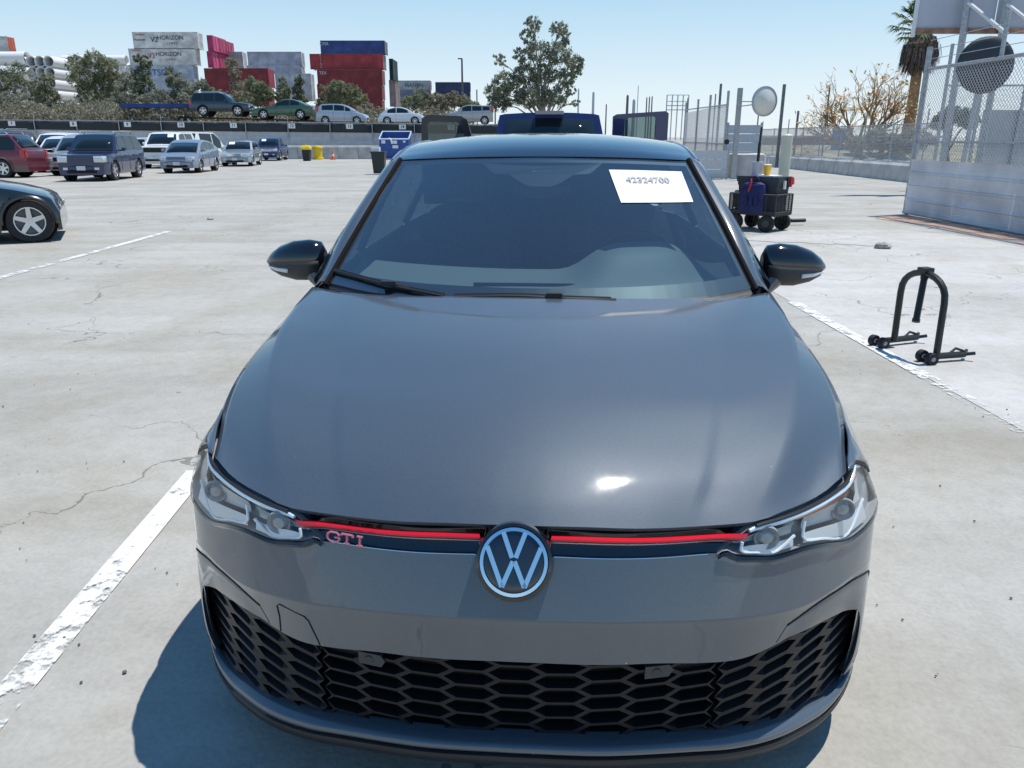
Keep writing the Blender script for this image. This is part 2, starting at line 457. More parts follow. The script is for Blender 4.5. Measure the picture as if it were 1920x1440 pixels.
    for x in (-.305, .295):
        m = MB().prism([gsurf(x + a, R3(x) - b, -.002) for a, b in ((-.028, .008), (.022, .008), (.032, .022), (.022, .038), (-.028, .038))], (0, .02, 0))
        m.lathe([(.001, 0), (.009, 0), (.009, -.003), (.0001, -.003)], 14, 'y', c=gsurf(x - .004, R3(x) - .023, -.002)); m.build('parking_sensor', mat('sensor_grey', (.045, .047, .05), .45), car, fixn=True)
    # ---- lip below the grille
    gx = [-x for x in XS[:0:-1]] + XS
    def row(k, dz, f=0):
        return [(x * (1 - f), py(x) + k + .02 * side(x) * 0, R4(x) + dz) for x in gx if abs(x) <= .862]
    m = MB().grid([row(.06, .006), row(.042, .004), row(.018, .001), row(.012, -.004), row(.012, -.014), row(.02, -.022)])
    orient(m, (0, -1, .3)).build('front_lip', PAINT, car, smooth=60)
    m = MB().grid([row(.03, -.022), row(.012, -.025), row(.010, -.032), row(.022, -.055), row(.07, -.075)])
    orient(m, (0, -1, 0)).build('splitter', BLACKP, car, smooth=60)
    # ---- strip between the headlights
    def ftop(x): return (float(np.interp(abs(x), FR[:, 0], FR[:, 1])), float(np.interp(abs(x), FR[:, 0], FR[:, 2])))
    sx = np.linspace(-.484, .484, 81)
    def hlx(v): return .484 * (1 - v) + .402 * v          # headlight inner slant
    def strip(v, dk=0):
        r = []
        for u in np.linspace(-1, 1, 81):
            x = u * hlx(v); yt, zt = ftop(x); z = (zt - .012) * (1 - v) + (R0(x) - .002) * v
            y = (yt + .002) * (1 - v) + (py(x) + K0(x)) * v
            r.append((x, y + dk, z))
        return r
    m = MB().grid([strip(v, .012 + .008 * math.sin(math.pi * v)) for v in np.linspace(-.12, 1.1, 9)])
    orient(m, (0, -1, 0)); sp = m.build('grille_strip', BLACKG, car, smooth=60)
    RED = mat('red_trim', (.70, .005, .018), .3, coat=.6)
    def band(v0, v1, a, b, dk, nm, mt, par):
        for s in (-1, 1):
            m = MB(); rws = []
            for v, e in ((v0, .006), (v0, 0), ((v0 + v1) / 2, -.002), (v1, 0), (v1, .006)):
                r = []
                for p in strip(v, dk + e):
                    if a <= abs(p[0]) <= b and p[0] * s > 0: r.append(p)
                rws.append(r)
            n = min(len(r) for r in rws); rws = [r[:n] if s < 0 else r[-n:] for r in rws]
            m.grid(rws); orient(m, (0, -1, 0)).build(nm, mt, par, smooth=40)
    band(.16, .335, .066, .479, -.004, 'red_line', RED, sp)
    band(.36, .47, .066, .458, .002, 'chrome_line', mat('satin_strip', (.42, .45, .5), .25, .9), sp)
    m = MB(); r = [p for p in strip(.99, .002)]
    m.tube(r[2:-2], .0028, 5); m.build('lower_bead', CHROME, sp)
    # letters on the strip
    LET = mat('red_letter', (.62, .20, .24), .3, .3)
    rt = math.radians
    for ch, x, ww in (('G', -.372, 1.1), ('T', -.342, 1.0), ('I', -.314, 1.0)):
        yy = py(x) + .048; zz = .6815
        m = MB()
        H2, W2, t = .0086, .0122 * ww, .0046
        if ch == 'G':
            outr = [(W2, .5 * H2), (W2 * .6, H2), (-W2 * .5, H2), (-W2, .5 * H2), (-W2, -.5 * H2), (-W2 * .5, -H2), (W2 * .6, -H2), (W2, -.55 * H2), (W2, .02), ]
            path = [(W2, .45 * H2), (W2 * .55, H2), (-W2 * .5, H2), (-W2, .5 * H2), (-W2, -.5 * H2), (-W2 * .5, -H2), (W2 * .6, -H2), (W2, -.5 * H2), (W2, -.05 * H2), (W2 * .2, -.05 * H2)]
            segs = list(zip(path[:-1], path[1:]))
        elif ch == 'T': segs = [((-W2, H2), (W2, H2)), ((0, H2), (0, -H2)), ((-W2 * .5, -H2), (W2 * .5, -H2)), ((-W2, H2), (-W2, H2 * .5)), ((W2, H2), (W2, H2 * .5))]
        else: segs = [((0, H2), (0, -H2)), ((-W2 * .5, -H2), (W2 * .5, -H2)), ((-W2 * .5, H2), (W2 * .5, H2))]
        sl = (py(x + .01) - py(x - .01)) / .02
        for (a, b), (c, d) in segs:
            m.bar((x + a, yy + sl * a + b * .35 - .004, zz + b), (x + c, yy + sl * c + d * .35 - .004, zz + d), t / 1.7, 4)
        m.build('letter', LET, sp, smooth=0)
    # ---- emblem
    tilt = R(27)
    ex = Vector((1, 0, 0)); ey = Vector((0, math.sin(tilt), math.cos(tilt))); en = ex.cross(ey)
    EC = Vector((0, .024, .6825))
    MX = Matrix((ex, ey, en)).transposed()
    def ep(a, b, d=0): return EC + ex * a + ey * b + en * d
    m = MB().lathe([(.078, -.05), (.0765, -.012), (.073, -.002), (.0675, .001), (.066, .0)], 48, c=EC, M=MX)
    emb = m.build('emblem', BLACKG, car, smooth=30)
    m = MB().lathe([(.0665, -.001), (.06, .0025), (.04, .004), (.001, .0045)], 48, c=EC, M=MX); m.build('emblem_face', mat('emblem_blue', (.006, .010, .022), .06, coat=1), emb, smooth=60)
    m = MB().lathe([(.0655, .001), (.0650, .0052), (.0585, .0058), (.058, .002)], 48, c=EC, M=MX); m.build('emblem_ring', CHROME, emb, smooth=40)
    def bar2(mb, a, b, wd, h=.0062):
        a, b = Vector((*a, 0)), Vector((*b, 0)); d = (b - a).normalized(); n = Vector((-d.y, d.x, 0)) * wd / 2
        pts = [a + n, b + n, b - n, a - n]
        mb.prism([ep(p.x, p.y, h) for p in pts], en * -.004)
    m = MB(); wd = .0088; k = .0605
    bar2(m, (-.0215, .056), (-.0035, .008), wd); bar2(m, (.0215, .056), (.0035, .008), wd)     # V
    m.build('emblem_v', CHROME, emb, smooth=0, fixn=True)
    m = MB()
    bar2(m, (-.0515, .0285), (-.0215, -.0465), wd); bar2(m, (-.0215, -.0465), (-.0015, .0015), wd)
    bar2(m, (.0515, .0285), (.0215, -.0465), wd); bar2(m, (.0215, -.0465), (.0015, .0015), wd)
    m.build('emblem_w', CHROME, emb, smooth=0, fixn=True)

    # ---- headlights
    TOP = cr([(.402, .657), (.44, .681), (.478, .703), (.54, .7075), (.61, .7125), (.68, .720), (.725, .735), (.76, .752), (.79, .755), (.82, .740), (.845, .712), (.862, .668)], 60)
    LENS = glass_mat('headlight_lens', (.93, .96, .97), refl=.7)
    REFL = mat('reflector', (.66, .67, .68), .4, .35)
    HOUS = mat('lamp_housing', (.36, .37, .38), .35, .3)
    DRL = mat('light_guide', (.85, .9, .95), .3, 0, coat=1)
    def draw_in(x, v): return x - .050 * smooth01((x - .70) / .12) * (1 - .30 * smooth01((x - .80) / .062)) * (1 - v)
    for s in (-1, 1):
        def hl(x, v, dk=0):
            zt = float(np.interp(x, TOP[:, 0], TOP[:, 1])); zb = max(R0(x) + .012, .0); zb = min(zb, zt - .002)
            z = zt * (1 - v) + zb * v
            kt = float(np.interp(x, [.40, .48, .7, .8, .86], [.055, .060, .058, .03, .004])); kb = K0(x) - .004
            return (s * draw_in(x, v), py(x) + kt * (1 - v) + kb * v - .012 * math.sin(math.pi * min(max(v, 0), 1)) + dk, z)
        hx = np.r_[np.linspace(.403, .5, 10), np.linspace(.51, .862, 30)]
        m = MB().grid([[hl(x, v, .05) for x in hx] for v in np.linspace(0, 1, 6)])
        m.grid([[hl(x, v, d) for x in hx] for v, d in ((1.0, .05), (1.0, .006))]); m.grid([[hl(x, 0, d) for x in hx] for d in (.006, .05)])
        h = orient(m, (0, -1, 0)).build('headlight', HOUS, car, smooth=50)
        m = MB().grid([[hl(x, v) for x in hx] for v in np.linspace(0, 1, 9)]); orient(m, (s * .3, -1, 0)).build('lens', LENS, h, smooth=70)
        # dark sill below
        m = MB().grid([[hl(x, 1, -.001) for x in hx], [(hl(x, 1)[0], hl(x, 1)[1] - .006, hl(x, 1)[2] - .005) for x in hx], [(s * x, py(x) + K0(x) - .003, R0(x) - .002) for x in hx]])
        orient(m, (0, -1, 0)).build('lamp_sill', BLACKG, h, smooth=50)
        # running light along the top
        pts = [hl(x, .07 + .02 * (x < .5), .008) for x in np.linspace(.47, .815, 30)] 
        m = MB().tube(pts, list(np.linspace(.004, .0078, 6)) + [.008] * 18 + list(np.linspace(.0078, .004, 6)), 8); m.build('running_light', mat('led_strip', (.70, .82, .92), .2, .25, coat=1), h)
        m = MB().tube([hl(x, -.02, .0) for x in np.linspace(.484, .85, 30)], .0045, 6); m.build('lamp_seal', BLACKP, h)
        # two lamp modules with U shaped light guides
        for x0, x1, v0, v1 in ((.455, .575, .30, .93), (.600, .80, .26, .93)):
            a, b = min(x0, x1), max(x0, x1)
            xx = np.linspace(a, b, 8)
            m = MB().grid([[hl(x, v0 + (v1 - v0) * u, .018 + .022 * math.sin(math.pi * u)) for x in xx] for u in np.linspace(.0, .62, 5)])
            m.grid([[hl(x, v0 + (v1 - v0) * u, .020 - .010 * (u - .62) / .38) for x in xx] for u in (.62, .8, 1)])
            orient(m, (0, -1, 0)).build('reflector', REFL, h, smooth=50)
            path = [hl(a, v0 + .05, .012), hl(a, v1 - .12, .012), hl(a + .25 * (b - a), v1, .011), hl(b - .35 * (b - a), v1 + .01, .011), hl(b, v1 - .35, .011)]
            m = MB().tube(cr(path, 20), .0034, 6); m.build('light_guide', DRL, h)
            cx = (a + b) / 2 + (.01 if a > .58 else -.005)
            p = hl(cx, v0 + .28 * (v1 - v0), .020)
            m = MB().lathe([(.027, .0), (.0255, -.006), (.022, -.003), (.018, .002)], 24, 'y', c=p); m.lathe([(.018, .002), (.012, -.006), (.001, -.009)], 20, 'y', c=p)
            m.build('projector', mat('projector_lens', (.30, .31, .32), .12, coat=1), h, fixn=False)
        if s > 0:
            m = MB().tube([hl(x, .22, .018) for x in np.linspace(.58, .79, 12)], .003, 6); m.build('side_marker', mat('amber_marker', (.75, .16, .03), .3), h)
    # ---- fenders, doors and rear quarter skin
    SL = cr(S, 80)
    AXF, AXR, WZ, WR = .885, 3.505, .315, .352
    BELT = [(1.29, .771, .962), (1.5, .80, .955), (2.2, .835, .965), (3.0, .825, .985), (3.6, .78, 1.01), (4.05, .70, 1.0), (4.2, .60, .95)]
    BT = np.array(list(SL[:-1, [1, 0, 2]]) + BELT)
    WMX = lambda y: pxw(y) if y < .9 else float(np.interp(y, [.9, 3.4, 3.9, 4.15, 4.25], [.893, .893, .86, .76, .62]))
    def topz(y): return float(np.interp(y, BT[:, 0], BT[:, 1])), float(np.interp(y, BT[:, 0], BT[:, 2]))
    hlt = lambda x: float(np.interp(x, TOP[:, 0], TOP[:, 1]))
    def skin(y, u):
        xs_, zs_ = topz(y); wm = WMX(y); zb = .20
        z = zs_ * (1 - u) + zb * u; zk = .60
        if z > zk: q = ((z - zk) / max(zs_ - zk, 1e-3)) ** (1.15 + .95 * smooth01((y - .5) / .4)); x = wm - (wm - xs_) * q
        else: x = wm - .035 * ((zk - z) / .4) ** 2
        x -= .006 * math.exp(-((z - .74) / .03) ** 2) if y > 1.3 else 0
        return [x, y, z]
    ring = [(WR, a) for a in np.linspace(0, math.pi, 25)]
    for s in (-1, 1):
        m = MB().grid([[(s * (x + dx), y, z + dz) for x, y, z in SL[:60]] for dx, dz in ((-.035, -.025), (.0, -.030), (.025, -.05), (.02, -.12))])
        m.build('inner_wing', DARK, car, smooth=0)
    for s in (-1, 1):
        for nm, y0, y1, ny in (('fender', .515, 1.30, 34), ('front_door', 1.306, 2.32, 24), ('rear_door', 2.326, 3.12, 20), ('rear_quarter', 3.126, 4.24, 40)):
            ys = np.linspace(y0, y1, ny); us = np.linspace(0, 1, 26)
            P = [[skin(y, u) for y in ys] for u in us]
            keep = {}
            ax = AXF if nm == 'fender' else AXR if nm == 'rear_quarter' else None
            if ax:
                step = (y1 - y0) / ny
                for r in P:
                    for p in r:
                        d = math.hypot(p[1] - ax, p[2] - WZ)
                        if d < WR and d > WR - .045:
                            k = WR / d; p[1] = ax + (p[1] - ax) * k; p[2] = WZ + (p[2] - WZ) * k
            m = MB(); n = len(ys)
            m.v = [(s * p[0], p[1], p[2]) for r in P for p in r]
            for i in range(len(us) - 1):
                for j in range(n - 1):
                    q = (i * n + j, i * n + j + 1, (i + 1) * n + j + 1, (i + 1) * n + j)
                    if ax:
                        cy = sum(m.v[k][1] for k in q) / 4; cz = sum(m.v[k][2] for k in q) / 4
                        if math.hypot(cy - ax, cz - WZ) < WR - .004 or (cz < WZ and abs(cy - ax) < WR - .01): continue
                    m.f.append(q); m.mi.append(0)
            if nm == 'fender':        # tongue between hood edge and headlight
                rr = []
                for t in np.linspace(0, 1, 12):
                    y = .335 + t * (.515 - .335); xs_, zs_ = topz(y); xo = pxw(max(y - .03, .2)); 
                    xt = min(max(xo, .725), .862); zt = hlt(xt); 
                    a = np.array([xs_ + .004, y, zs_ - .001]); b = np.array([draw_in(xt, 0), py(xt) + float(np.interp(xt, [.7, .8, .86], [.058, .03, .004])), zt + .004])
                    row = []
                    for u in np.linspace(0, 1, 8):
                        q = a * (1 - u) + b * u + np.array([.006, 0, .008]) * math.sin(math.pi * u) * t
                        sk = skin(.515, min(max((zs_ - q[2]) / (zs_ - .2), 0), 1)); q[0] = q[0] * (1 - t ** 3) + sk[0] * t ** 3; q[1] = q[1] * (1 - t ** 6) + .516 * t ** 6
                        row.append(tuple(q))
                    rr.append(row)
                m.grid([[(s * x, y, z) for x, y, z in r] for r in rr])
                er = []
                for v in np.linspace(-.05, 1.15, 7):
                    zt = hlt(.862); zz = zt * (1 - v) + (R0(.862) + .012) * v; vv = min(max(v, 0), 1); zs_ = topz(.516)[1]
                    hx_ = draw_in(.862, vv); hy_ = py(.862) + .004 * (1 - vv) + (K0(.862) - .004) * vv; sk = skin(.516, (zs_ - zz) / (zs_ - .2))
                    er.append([(s * (hx_ * (1 - q) + sk[0] * q), hy_ * (1 - q) + .518 * q + .001, zz) for q in (-.05, .3, .65, 1)])
                m.grid(er)
            orient(m, (s, 0, 0)).build(nm, PAINT, car, smooth=60, solid=.006)
            if ax:
                pr = []
                for r_, a in ring:
                    y, z = ax + r_ * math.cos(a), WZ + r_ * math.sin(a)
                    y = min(max(y, y0), y1 if nm != 'fender' else 1.30)
                    zt = topz(y)[1]; u = (zt - z) / (zt - .2); p = skin(y, min(max(u, 0), 1)); pr.append((s * (p[0] + .001), p[1], z))
                m = MB().tube(pr, .012, 6); m.build('arch_lip', PAINT, car)
        for ax in (AXF, AXR):
            m = MB(); x0 = .86 if s > 0 else -.60
            m.lathe([(WR, 0), (WR, -.26), (.001, -.261)] if s > 0 else [(WR, -.26), (WR, 0), (.001, .001)], 24, 'x', c=(x0, ax, WZ)); m.build('wheel_well', DARK, car)
        for ax in (AXF, AXR): wheel(car, (s * .775, ax, WZ), .315, .225, s, 5, .74, True)
        m = MB().box((s * .83, 2.2, .19), (.07, 2.1, .09)); m.build('side_skirt', BLACKP, car)
        # A pillar and roof rail
        gl = cr([(.712, 1.285, .985), (.69, 1.345, 1.035), (.63, 1.52, 1.17), (.575, 1.69, 1.29), (.552, 1.80, 1.368)], 24)
        ou = cr([(.772, 1.335, .965), (.752, 1.37, 1.01), (.705, 1.49, 1.135), (.655, 1.635, 1.245), (.612, 1.79, 1.342), (.598, 1.85, 1.368)], 24)
        m = MB(); rr = []
        for u in (-.12, 0, .3, .6, 1, 1.15):
            lift = {-.12: -.015, 0: .004, .3: .010, .6: .010, 1: 0, 1.15: -.02}[u] + 0
            rr.append([(s * (a[0] * (1 - u) + b[0] * u), a[1] * (1 - u) + b[1] * u, a[2] * (1 - u) + b[2] * u + lift) for a, b in zip(gl, ou)])
        m.grid(rr); orient(m, (s, -.5, .5)).build('pillar', PAINT, car, smooth=50, solid=.005)
        rail = cr([(.598, 1.85, 1.368), (.590, 1.93, 1.390), (.580, 2.1, 1.415), (.565, 2.4, 1.432), (.56, 2.9, 1.422), (.545, 3.5, 1.375), (.52, 3.95, 1.30)], 20)
        m = MB().tube([(s * (p[0] - .012), p[1], p[2] - .006) for p in rail], .015, 8); m.build('roof_rail', PAINT, car)
        bel = [(s * topz(y)[0] * .995, y, topz(y)[1]) for y in np.linspace(1.37, 3.95, 20)]
        ral = [(s * np.interp(y, np.r_[ou[:, 1], rail[:, 1]], np.r_[ou[:, 0], rail[:, 0]]), y, np.interp(y, np.r_[ou[:, 1], rail[:, 1]], np.r_[ou[:, 2], rail[:, 2]])) for y in np.linspace(1.37, 3.95, 20)]
        m = MB().grid([[tuple(np.array(a) * (1 - u) + np.array(b) * u + np.array([s * .02, 0, 0]) * math.sin(math.pi * u)) for a, b in zip(bel, ral)] for u in np.linspace(0, 1, 6)])
        orient(m, (s, 0, .3)).build('side_window', glass_mat('privacy_glass', (.12, .14, .15), refl=1.0), car, smooth=60)
        for yb in (2.32, 3.2):
            u0 = int((yb - 1.37) / (3.95 - 1.37) * 19); m = MB().tube([tuple(np.array(bel[u0]) * (1 - u) + np.array(ral[u0]) * u + np.array([s * .016, 0, 0]) * (math.sin(math.pi * u))) for u in np.linspace(0, .92, 8)], .02, 6); m.build('window_post', BLACKG, car)
        # door mirror
        sec = [(.800, .030, .030), (.815, .062, .052), (.86, .076, .062), (.92, .074, .062), (.98, .056, .052), (1.015, .034, .038), (1.036, .010, .015)]
        rr = []
        for xx, hz_, hy_ in sec:
            cz = 1.020 - .012 * (xx - .8) / .2 + (.004 if xx < .83 else 0)
            rr.append([(s * xx, 1.585 + .35 * (xx - .86) * .4 + hy_ * (-math.cos(t) * (1 if math.cos(t) > 0 else .8)), cz + hz_ * (math.sin(t) if math.sin(t) > 0 else math.sin(t) * .95)) for t in np.linspace(0, 2 * math.pi, 25)[:-1]])
        m = MB().grid(rr, closed=True); m.poly(rr[0]); m.poly(rr[-1][::-1]); mr = m.build('door_mirror', BLACKG, car, smooth=60, fixn=True)
        # grey lower shell and clear indicator
        rr2 = [[(x + s * .0, y - .002, z - .0015) for x, y, z in (r[15:24] + r[:1])] for r in rr[1:-1]]
        m = MB().grid(rr2); orient(m, (0, -.5, -1)).build('mirror_base', mat('mirror_base_grey', (.040, .042, .046), .5), mr, smooth=60, solid=.003, off=1)
        ind = [(s * xx, 1.585 + .35 * (xx - .86) * .4 - np.interp(xx, [q[0] for q in sec], [q[2] for q in sec]) * 1.02 * .93, 1.018 - .012 * (xx - .8) / .2 - np.interp(xx, [q[0] for q in sec], [q[1] for q in sec]) * dz) for dz in (.30, .52) for xx in np.linspace(.935, 1.018, 8)]
        m = MB().grid([ind[:8], ind[8:]]); orient(m, (0, -1, 0)).build('indicator', mat('clear_indicator', (.75, .74, .72), .2, coat=1), mr, solid=.006, off=1)
        m = MB().tube(cr([(s * .775, 1.50, .905), (s * .80, 1.53, .925), (s * .835, 1.56, .958), (s * .86, 1.575, .985)], 8), [.026, .026, .026, .027, .03, .034, .036, .036], 10); m.build('mirror_stalk', mat('mirror_stalk_grey', (.13, .135, .14), .3, .4), mr)
        # wiper fluid: parking sensor mark on the bumper flank
    # ---- roof
    rr = []
    for y, zc_, ze, xe in [(1.722, 1.387, 1.372, .552), (1.74, 1.396, 1.380, .560), (1.80, 1.415, 1.387, .566), (1.9, 1.437, 1.402, .574), (2.05, 1.457, 1.418, .572), (2.25, 1.470, 1.430, .566), (2.5, 1.474, 1.436, .562), (2.8, 1.468, 1.430, .56), (3.2, 1.443, 1.402, .553), (3.6, 1.395, 1.36, .54), (3.95, 1.335, 1.30, .52), (4.1, 1.28, 1.26, .50)]:
        r = []
        for u in np.linspace(-1, 1, 29):
            cv = .35 * (xe * u) ** 2 * (1 - smooth01((y - 1.75) / .5))
            r.append((xe * u, y + cv * .75, zc_ - (zc_ - ze) * (abs(u) ** 2.2)))
        e0, e1 = r[0], r[-1]
        r = [(e0[0] - .030, e0[1], e0[2] - .045), (e0[0] - .026, e0[1], e0[2] - .014)] + r + [(e1[0] + .026, e1[1], e1[2] - .014), (e1[0] + .030, e1[1], e1[2] - .045)]
        rr.append(r)
    rr = [list(q) for q in zip(*[cr(c, 50) for c in zip(*rr)])]
    front = [(x, y + .012, z - .012) for x, y, z in rr[0]]
    m = MB().grid([front] + rr); orient(m, (0, 0, 1)); roof = m.build('roof', mat('black_roof', (.012, .016, .024), .18, coat=1, coat_rough=.03), car, smooth=60)
    m = MB().prism([(-.006, 3.62, 1.395), (.006, 3.62, 1.395), (.005, 3.80, 1.44), (-.005, 3.80, 1.44), ], (0, .05, -.03)); m.build('aerial', BLACKG, roof)
    # rear
    m = MB()
    m.grid([[(x * w_, y - .10 * (1 - (x) ** 2) * 0, z) for x in np.linspace(-1, 1, 13)] for w_, y, z in ((.50, 4.1, 1.27), (.62, 4.2, .98), (.70, 4.24, .8), (.70, 4.26, .5), (.66, 4.2, .22))])
    orient(m, (0, 1, 0)).build('tailgate', PAINT, car)
    # ---- windscreen
    bot = cr([(-.712, 1.285, .985), (-.53, 1.185, .972), (-.3, 1.11, .966), (0, 1.075, .964), (.3, 1.11, .966), (.53, 1.185, .972), (.712, 1.285, .985)], 41)
    tp = cr([(-.552, 1.80, 1.368), (-.3, 1.748, 1.380), (0, 1.722, 1.384), (.3, 1.748, 1.380), (.552, 1.80, 1.368)], 41)
    def ws(u, v, dk=0):
        i = (u + 1) / 2 * 40; a = np.array([np.interp(i, range(41), bot[:, k]) for k in range(3)]); b = np.array([np.interp(i, range(41), tp[:, k]) for k in range(3)])
        p = a * (1 - v) + b * v + np.array([0, -.25, .42]) * .014 * math.sin(math.pi * v)
        return tuple(p + np.array([0, .55, -.83]) * dk)
    m = MB().grid([[ws(u, v) for u in np.linspace(-1, 1, 33)] for v in np.linspace(0, 1, 15)]); orient(m, (0, -1, 1)); m.build('windscreen', GL, car, smooth=80)
    for s in (-1, 1): MB().tube([ws(s * 1.004, v, -.002) for v in np.linspace(-.02, 1.01, 16)], .0105, 6).build('windscreen_seal', mat('seal_rubber', (.008, .008, .009), .85, spec=.15), car)
    FRIT = mat('frit', (.007, .007, .009), .4)
    m = MB()
    m.grid([[ws(u, v, .005) for u in np.linspace(-1, 1, 33)] for v in (-.03, .0, .05, .095)])
    m.grid([[ws(u, v, .005) for u in np.linspace(-1, 1, 33)] for v in (.965, .985, 1.0)])
    for s in (-1, 1): m.grid([[ws(s * u, v, .005) for u in (1, .985, .965)] for v in np.linspace(0, 1, 15)])
    hs = [(-.40, .97), (.40, .97), (.33, .90), (.30, .875), (.20, .865), (.12, .80), (.06, .77), (-.06, .77), (-.12, .80), (-.20, .865), (-.30, .875), (-.33, .90)]
    m.poly([ws(u, v, .005) for u, v in hs])
    m.build('windscreen_frit', FRIT, car, smooth=0)
    m = MB().prism([ws(u, v, .010) for u, v in ((-.055, .905), (.055, .905), (.075, .875), (-.075, .875))], (0, .05, -.03)); m.build('camera_cover', mat('camera_cover_grey', (.42, .43, .44), .5), car)
    m = MB().lathe([(.001, -.02), (.08, -.02), (.11, 0), (.11, .02)], 20, 'y', c=(0, 1.68, 1.27), M=Matrix.Scale(.42, 3, (0, 0, 1))); m.build('interior_mirror', BLACKP, car)
    # ---- interior
    DASH = mat('dashboard', (.16, .18, .17), .6, bump=.1, bscale=200)
    def dsh(x, t):
        hump = math.exp(-((x - .355) / .20) ** 4) * .095 * smooth01((t - .30) / .45)
        low = -.055 * smooth01((abs(x + .02) - .0) / .05) * 0
        return (x, 1.10 + .32 * min(1, (x / .72) ** 2) * .7 + t * .42, .955 - .02 * (1 - t) + .045 * t + hump)
    m = MB().grid([[dsh(x, t) for x in np.linspace(-.70, .70, 41)] for t in np.linspace(0, 1, 14)] + [[(x, 1.68, .55) for x in np.linspace(-.70, .70, 41)]])
    orient(m, (0, 0, 1)); m.build('dashboard', DASH, car, smooth=60)
    m = MB()
    m.box((-.02, 1.34, .975), (.40, .012, .012)); m.tube(cr([(-.26, 1.30, .972), (-.2, 1.26, .966), (.16, 1.26, .966), (.22, 1.30, .972)], 16), .004, 5); m.build('dash_vent', BLACKP, car)
    m = MB(); cW = Vector((.36, 1.80, .93)); a1 = Vector((1, 0, 0)); a2 = Vector((0, .42, .9))
    m.tube([cW + a1 * .18 * math.cos(t) + a2 * .18 * math.sin(t) for t in np.linspace(0, 2 * math.pi, 33)[:-1]], .015, 8, closed=True)
    m.bar(cW - a1 * .17, cW + a1 * .17, .018); m.build('steering_wheel', BLACKP, car)
    SEAT = mat('seat_cloth', (.07, .075, .08), .8, noise=.3, nscale=40)
    for s in (-1, 1):
        m = MB()
        st = [(2.22, .52, .22), (2.30, .75, .25), (2.40, .98, .25), (2.46, 1.12, .20), (2.48, 1.16, .12)]
        m.grid([[(s * .36 + w_ * u, y + .05 * (u * u), z) for u in np.linspace(-1, 1, 9)] for y, z, w_ in st]); 
        m.grid([[(s * .36 + .24 * u, y, z + .03 * u * u) for u in np.linspace(-1, 1, 9)] for y, z in ((1.75, .5), (2.0, .54), (2.25, .5))])
        sb = m.build('seat', SEAT, car, smooth=60, solid=.08)
        m = MB().grid([[(s * .36 + .125 * u * (1 - .2 * v), 2.50 + .02 * v, 1.18 + .16 * v) for u in np.linspace(-1, 1, 7)] for v in np.linspace(0, 1, 5)]); m.build('headrest', SEAT, sb, solid=.06)
    m = MB().grid([[(x, y, z) for x in np.linspace(-.55, .55, 5)] for y, z in ((1.8, 1.36), (2.3, 1.44), (3.3, 1.41), (4.0, 1.26))]); m.build('headliner', mat('headliner_grey', (.12, .12, .12), .9), car)
    m = MB().box((0, 3.0, .75), (1.2, .15, .7)); m.box((0, 3.6, .55), (1.3, 1.1, .5)); m.build('rear_bench', SEAT, car)
    # ---- cowl and wipers
    m = MB().grid([[(x, float(np.interp(x, bot[:, 0], bot[:, 1])) + d, float(np.interp(x, bot[:, 0], bot[:, 2])) + h_) for x in np.linspace(-.70, .70, 31)] for d, h_ in ((-.05, -.05), (-.01, -.012), (.012, -.006))])
    orient(m, (0, -1, 1)).build('cowl', BLACKP, car)
    for pts, hub in (([(-.692, .072), (-.5, .050), (-.36, .028), (-.27, .010)], -.46), ([(-.24, .012), (-.05, .030), (.08, .020), (.22, .006)], .055)):
        m = MB(); P = [ws(u / .70, v, -.010) for u, v in pts]
        c = cr(P, 14); m.tube(c, .0055, 6); c2 = c + np.array([0, .012, .004]); m.tube(c2, .004, 5)
        wp = m.build('wiper', BLACKP, car)
        h_ = Vector(ws(hub / .70, .046 if hub < 0 else .028, -.018)); m = MB().box(h_, (.05, .02, .014)); m.build('wiper_clip', BLACKP, wp)
        if hub < 0:
            m = MB().tube(cr([h_, h_ + Vector((.09, -.02, -.016)), h_ + Vector((.20, -.045, -.035))], 8), .007, 6)
        else:
            m = MB().tube(cr([h_, h_ + Vector((.05, -.008, -.012)), h_ + Vector((.19, -.004, -.012))], 8), .006, 6)
        m.build('wiper_arm', mat('wiper_arm_black', (.03, .03, .03), .3), wp)
    # ---- printed sheet behind the glass
    sh = MB().grid([[ws(u, v, .012) for u in np.linspace(u0, u1, 7)] for v, u0, u1 in ((.885, .43, .885), (.80, .435, .868), (.635, .462, .850), (.60, .468, .846))])
    orient(sh, (0, -1, 1))
    return car, ws
hatch, WSF = build_hatchback()
